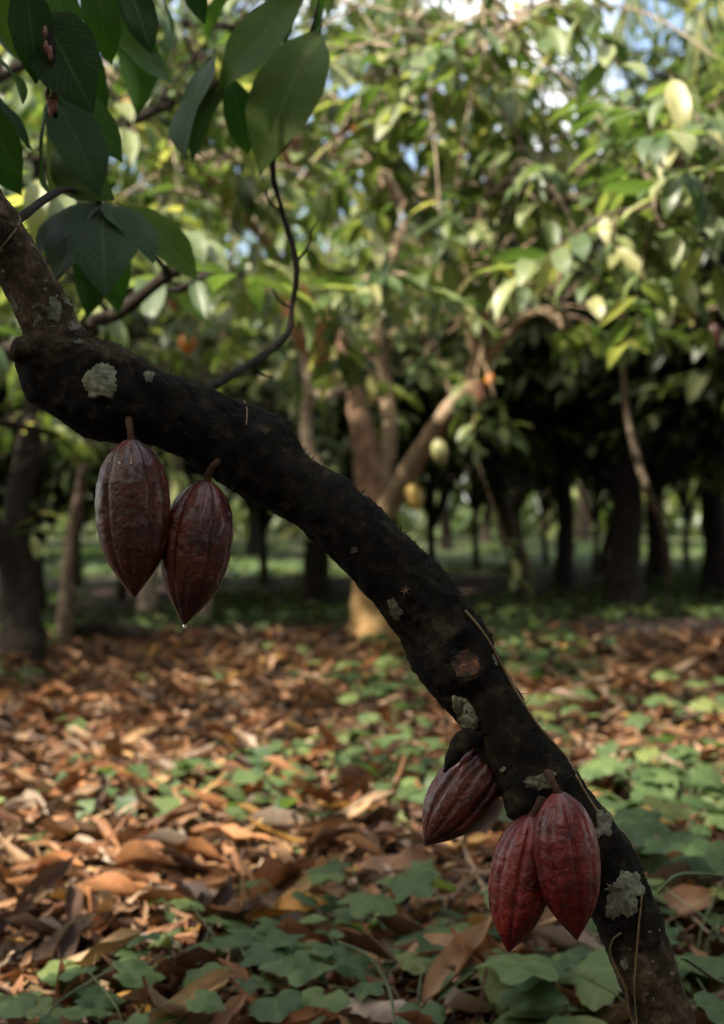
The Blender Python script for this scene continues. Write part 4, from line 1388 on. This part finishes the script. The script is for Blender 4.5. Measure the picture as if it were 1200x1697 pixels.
def vis_x(y, margin=0.1):
    hw = 600 / F * y + margin
    return random.uniform(-hw, hw)


random.seed(502)
placed = 0
while placed < 300:
    y = 2.35 + 2.3 * random.random() ** 0.9
    x = vis_x(y, 0.03)
    nm, lab = random.choices(KINDS, (0.3, 0.34, 0.17, 0.14, 0.05))[0]
    shp = random.randrange(6)
    o = link('fallen_leaf', DRY[nm][shp])
    s = random.uniform(0.13, 0.30)
    lab = '%s %s %s dry cacao leaf lying %s' % ('small' if s < 0.185 else 'medium' if s < 0.245 else 'large', ('cupped', 'rolled', 'wavy', 'tightly rolled', 'twisted', 'folded')[shp],
                                              {'tan': 'tan', 'orange': 'orange-brown', 'umber': 'dark umber', 'grey': 'bleached grey-brown', 'yellow': 'ochre-yellow'}[nm],
                                              'among the ground vines' if y < 3.1 else 'on the open litter')
    place(o, Vector((x, y, ground_z(x, y) + random.uniform(0.012, 0.05))), dry_pose(0.55), s)
    tag(o, lab, 'fallen leaf', 'fallen %s leaves on the litter' % nm)
    placed += 1

it, tn = [], []
for k in range(11000):
    y = 2.0 + 8.2 * random.random() ** 1.1
    x = vis_x(y, 0.5)
    it.append((Vector((x, y, ground_z(x, y) + random.uniform(0.0, 0.035))), dry_pose(0.5), random.uniform(0.08, 0.27)))
    tn.append(random.random())
DL = [leaf_arrays(5, 3, 0.40, 0.5, 0.4, 0.04, 61, curl=1.1, twist=0.4, petiole=False), leaf_arrays(5, 3, 0.34, -0.5, 0.4, 0.04, 62, curl=1.5, twist=-0.6, petiole=False),
      leaf_arrays(5, 3, 0.46, 0.2, 0.2, 0.06, 63, curl=0.6, twist=0.9, petiole=False)]
for q in range(3):
    sub = it[q::3]
    o = link('leaf_litter', mass_mesh('leaf_litter', DL[q], sub, np.array(tn[q::3]), M['litter']))
    tag(o, 'thick brown and orange leaf litter covering the ground', 'leaf litter', kind='stuff')
# small crumbs
it = []
for k in range(14000):
    y = 2.0 + 9 * random.random() ** 1.4
    x = vis_x(y, 0.3)
    it.append((Vector((x, y, ground_z(x, y) + random.uniform(0.0, 0.03))), dry_pose(0.7), random.uniform(0.02, 0.07)))
o = link('litter_crumbs', mass_mesh('litter_crumbs', TINY, it, RNG.random(len(it)), M['litter']))
tag(o, 'small broken leaf crumbs between the fallen leaves', 'leaf litter', kind='stuff')

# fallen sticks
for k in range(26):
    y = random.uniform(2.5, 7.5)
    x = vis_x(y, 0.0)
    a = random.uniform(0, 6.28)
    L = random.uniform(0.15, 0.55)
    c = Vector((x, y, ground_z(x, y) + 0.035))
    d = Vector((math.cos(a), math.sin(a), random.uniform(-.08, .12)))
    s = d.cross(Vector((0, 0, 1)))
    o = tube('fallen_stick', [c - d * L / 2, c - d * L * 0.1 + s * random.uniform(-.05, .05) + Vector((0, 0, .015)), c + d * L * 0.25 + s * random.uniform(-.03, .03), c + d * L / 2],
             [0.005, 0.0045, 0.004, 0.002], M['twig'], None, 7, 16, bark_disp(0.25, 60))
    tag(o, 'thin brown stick lying across the leaf litter', 'stick', 'sticks on the litter')
o = tube('rotting_log', [P(120, 1046, 9.6), P(180, 1042, 9.7), P(240, 1050, 9.6), P(300, 1058, 9.5)], [0.05, 0.06, 0.055, 0.03], M['bark_dark'], None, 16, 30, bark_disp(0.2, 12))
tag(o, 'dark rotting log lying near the left tree foot', 'log')

# ------------------------------------------------------------------ ground plants
def lobed_leaf(name, lobes, mat, seed):
    """flat lobed leaf, stalk end at the origin, along +Y"""
    r = random.Random(seed)
    n = 36
    V = [(0, 0.42, 0.0)]
    UV = [(0.5, 0.4)]
    for k in range(n):
        a = 2 * math.pi * k / n + math.pi / 2 * 0
        # polar outline about the blade centre, measured from the tip
        th = (a + math.pi) % (2 * math.pi) - math.pi
        base = 0.47
        if lobes == 3:
            rr = 0.36 + 0.20 * math.exp(-(th / 0.30) ** 2) + 0.17 * math.exp(-((abs(th) - 1.35) / 0.32) ** 2) + 0.10 * math.exp(-((abs(th) - 2.5) / 0.3) ** 2)
            rr -= 0.16 * math.exp(-((abs(th) - math.pi) / 0.22) ** 2)
        elif lobes == 1:
            rr = 0.40 + 0.18 * math.exp(-(th / 0.35) ** 2) + 0.05 * math.exp(-((abs(th) - 2.3) / 0.5) ** 2) - 0.16 * math.exp(-((abs(th) - math.pi) / 0.25) ** 2)
        rr *= 1 + 0.05 * math.sin(9 * th + seed) + r.uniform(-.02, .02)
        x, y = math.sin(th) * rr, 0.42 + math.cos(th) * rr
        z = -0.20 * (x * x) - 0.14 * (y - 0.3) ** 2 + 0.03 * math.sin(5 * th + seed)
        V.append((x * 0.55, 0.42 + (y - 0.42) * 0.5, 0.03 + 0.02 * math.sin(3 * th)))
        UV.append((0.5 + x * 0.5, y))
        V.append((x, y, z))
        UV.append((0.5 + x, y))
    T = []
    for k in range(n):
        k2 = (k + 1) % n
        a, b_, c, d = 1 + 2 * k, 2 + 2 * k, 2 + 2 * k2, 1 + 2 * k2
        T += [(0, a, d), (a, b_, c), (a, c, d)]
    me = mesh_np(name, V, T, uv=np.array(UV))
    me.flip_normals() if hasattr(me, 'flip_normals') else None
    me.materials.append(mat)
    return me


HERBS = [lobed_leaf('leaf', 3, M['herb'], 1), lobed_leaf('leaf', 3, M['herb'], 4), lobed_leaf('leaf', 1, M['herb'], 2)]
OVATE = [leaf_mesh('leaf', M['herb'], 7, 4, 0.52, 0.5, 0.2, 0.01, seed=71, petiole=True), leaf_mesh('leaf', M['herb'], 7, 4, 0.46, 0.8, 0.25, 0.01, seed=72, petiole=True)]


def herb(x, y, kind, nl, hgt, size, label, group):
    z = ground_z(x, y)
    words = ('no', 'one', 'two', 'three', 'four', 'five', 'six', 'seven', 'eight')
    label = '%s %s' % ('tall' if hgt > 0.13 else 'low', label) + ', with %s %s leaves' % (words[nl], 'broad' if size > 0.10 else 'small')
    t = thing('ground_vine' if kind != 'ovate' else 'seedling', label, 'ground plant', (x, y, z), group)
    J = Join()
    leaves = []
    for k in range(nl):
        a = k * 2.4 + random.uniform(-.5, .5)
        rad_ = random.uniform(0.3, 1.0) * size * (1.3 if kind != 'ovate' else 0.15)
        hh = hgt * random.uniform(0.55, 1.0)
        e = Vector((math.cos(a) * rad_, math.sin(a) * rad_, hh))
        J.tube([Vector((0, 0, -0.01)), Vector((e.x * 0.3, e.y * 0.3, hh * 0.6)), e], [0.0022, 0.0018, 0.0012], 5, 6)
        if kind == 'ovate':
            d = Vector((math.cos(a), math.sin(a), random.uniform(-.35, .15)))
            leaves.append((random.choice(OVATE), e, frame(d, Vector((random.uniform(-.2, .2), random.uniform(-.2, .2), 1))), size * random.uniform(.8, 1.2)))
        else:
            d = Vector((math.cos(a + random.uniform(-.6, .6)), math.sin(a + random.uniform(-.6, .6)), random.uniform(-.3, .05)))
            leaves.append((random.choice(HERBS if kind == 'lobed' else HERBS[2:]), e, frame(d, Vector((random.uniform(-.3, .3), random.uniform(-.55, .15), 1))), size * random.uniform(.7, 1.2)))
    J.build('stem', M['stem'], t)
    for me, e, m3, s in leaves:
        o = link('leaf', me, None, t)
        place(o, e, m3, s)
    return t


def herb_field(n, pxr, yr, kind, nl, hgt, size, label, group):
    for k in range(n):
        y = random.uniform(*yr)
        px = random.uniform(*pxr)
        x = (px - 600) / F * y
        herb(x, y, kind, random.randint(*nl), random.uniform(*hgt), random.uniform(*size), label, group)


random.seed(503)
# nearest band along the bottom of the picture
herb_field(12, (420, 1010), (2.5, 3.15), 'lobed', (3, 6), (0.07, 0.20), (0.065, 0.15), 'lobed-leaved vine under the lower pods', 'lobed vines under the lower pods')
herb_field(6, (-10, 400), (2.4, 2.8), 'lobed', (3, 5), (0.06, 0.14), (0.06, 0.12), 'lobed-leaved vine opposite the trunk foot', 'lobed vines across the litter')
herb_field(5, (-20, 240), (2.2, 2.5), 'heart', (3, 5), (0.08, 0.17), (0.09, 0.12), 'heart-leaved plant opposite the trunk foot', 'heart-leaved plants across the litter')
herb_field(10, (1060, 1230), (2.3, 3.6), 'lobed', (4, 6), (0.10, 0.26), (0.12, 0.17), 'vine just behind the trunk foot', 'large vines behind the trunk foot')
herb_field(7, (420, 820), (2.3, 3.0), 'ovate', (5, 7), (0.05, 0.14), (0.06, 0.11), 'pointed-leaved seedling under the lower pods', 'seedlings under the lower pods')
herb_field(5, (820, 1010), (2.1, 2.4), 'ovate', (6, 8), (0.06, 0.12), (0.09, 0.13), 'pointed-leaved seedling beside the trunk foot', 'seedlings beside the trunk foot')
herb_field(28, (880, 1230), (3.6, 6.4), 'lobed', (5, 7), (0.06, 0.20), (0.08, 0.14), 'vine on the sunlit litter behind the trunk', 'vines behind the trunk')
herb_field(6, (560, 760), (3.4, 6.0), 'lobed', (4, 6), (0.05, 0.16), (0.07, 0.11), 'vine on the litter beside the slanting pod', 'vines beside the slanting pod')
herb_field(14, (480, 900), (6.2, 9.0), 'lobed', (5, 7), (0.06, 0.20), (0.09, 0.14), 'creeping vine near the ochre-footed tree', 'vines at the ochre tree')
herb_field(13, (-20, 520), (3.0, 7.5), 'ovate', (4, 6), (0.03, 0.09), (0.05, 0.09), 'seedling sprouting from the open litter', 'seedlings in the open litter')
# arching grass blade and stems
for k, pth in enumerate(([(560, 1560, 2.3), (610, 1585, 2.28), (645, 1640, 2.25), (655, 1720, 2.2)], [(1240, 1640, 2.0), (1190, 1625, 1.95), (1140, 1592, 1.9), (1128, 1588, 1.9)],
                         [(1090, 1480, 2.1), (1120, 1452, 2.1), (1160, 1448, 2.15), (1230, 1455, 2.2)])):
    o = tube('grass_blade' if k == 0 else 'vine_stem', [P(*q) for q in pth], [0.002, 0.0028, 0.0028, 0.002], M['stem'], None, 6, 24)
    tag(o, ('arching green grass blade over the litter', 'thin green vine stem crossing behind the trunk foot', 'pale green vine stem bending behind the ragged lichen patch')[k], 'stem')

# low green cover farther back
it = []
while len(it) < 8500:
    y = 4 + 26 * random.random() ** 0.9
    x = vis_x(y, 0.6)
    f = noise.noise(Vector((x * 0.6, y * 0.35, 8.8)))
    if f < (0.30 if y < 9 else -0.08):
        continue
    a = random.uniform(0, 6.28)
    it.append((Vector((x, y, ground_z(x, y) + random.uniform(0.02, 0.11))), frame(Vector((math.cos(a), math.sin(a), random.uniform(-.3, .3))), Vector((random.uniform(-.4, .4), random.uniform(-.6, .2), 1))),
               random.uniform(0.05, 0.12) * (1 + 0.03 * y)))
o = link('ground_cover', mass_mesh('ground_cover', leaf_arrays(2, 2, 0.8, 0.5, 0.2, 0, 3, petiole=False), it, RNG.random(len(it)), M['herb_mass']))
tag(o, 'low green weeds spreading over the shaded ground', 'ground cover', kind='stuff')
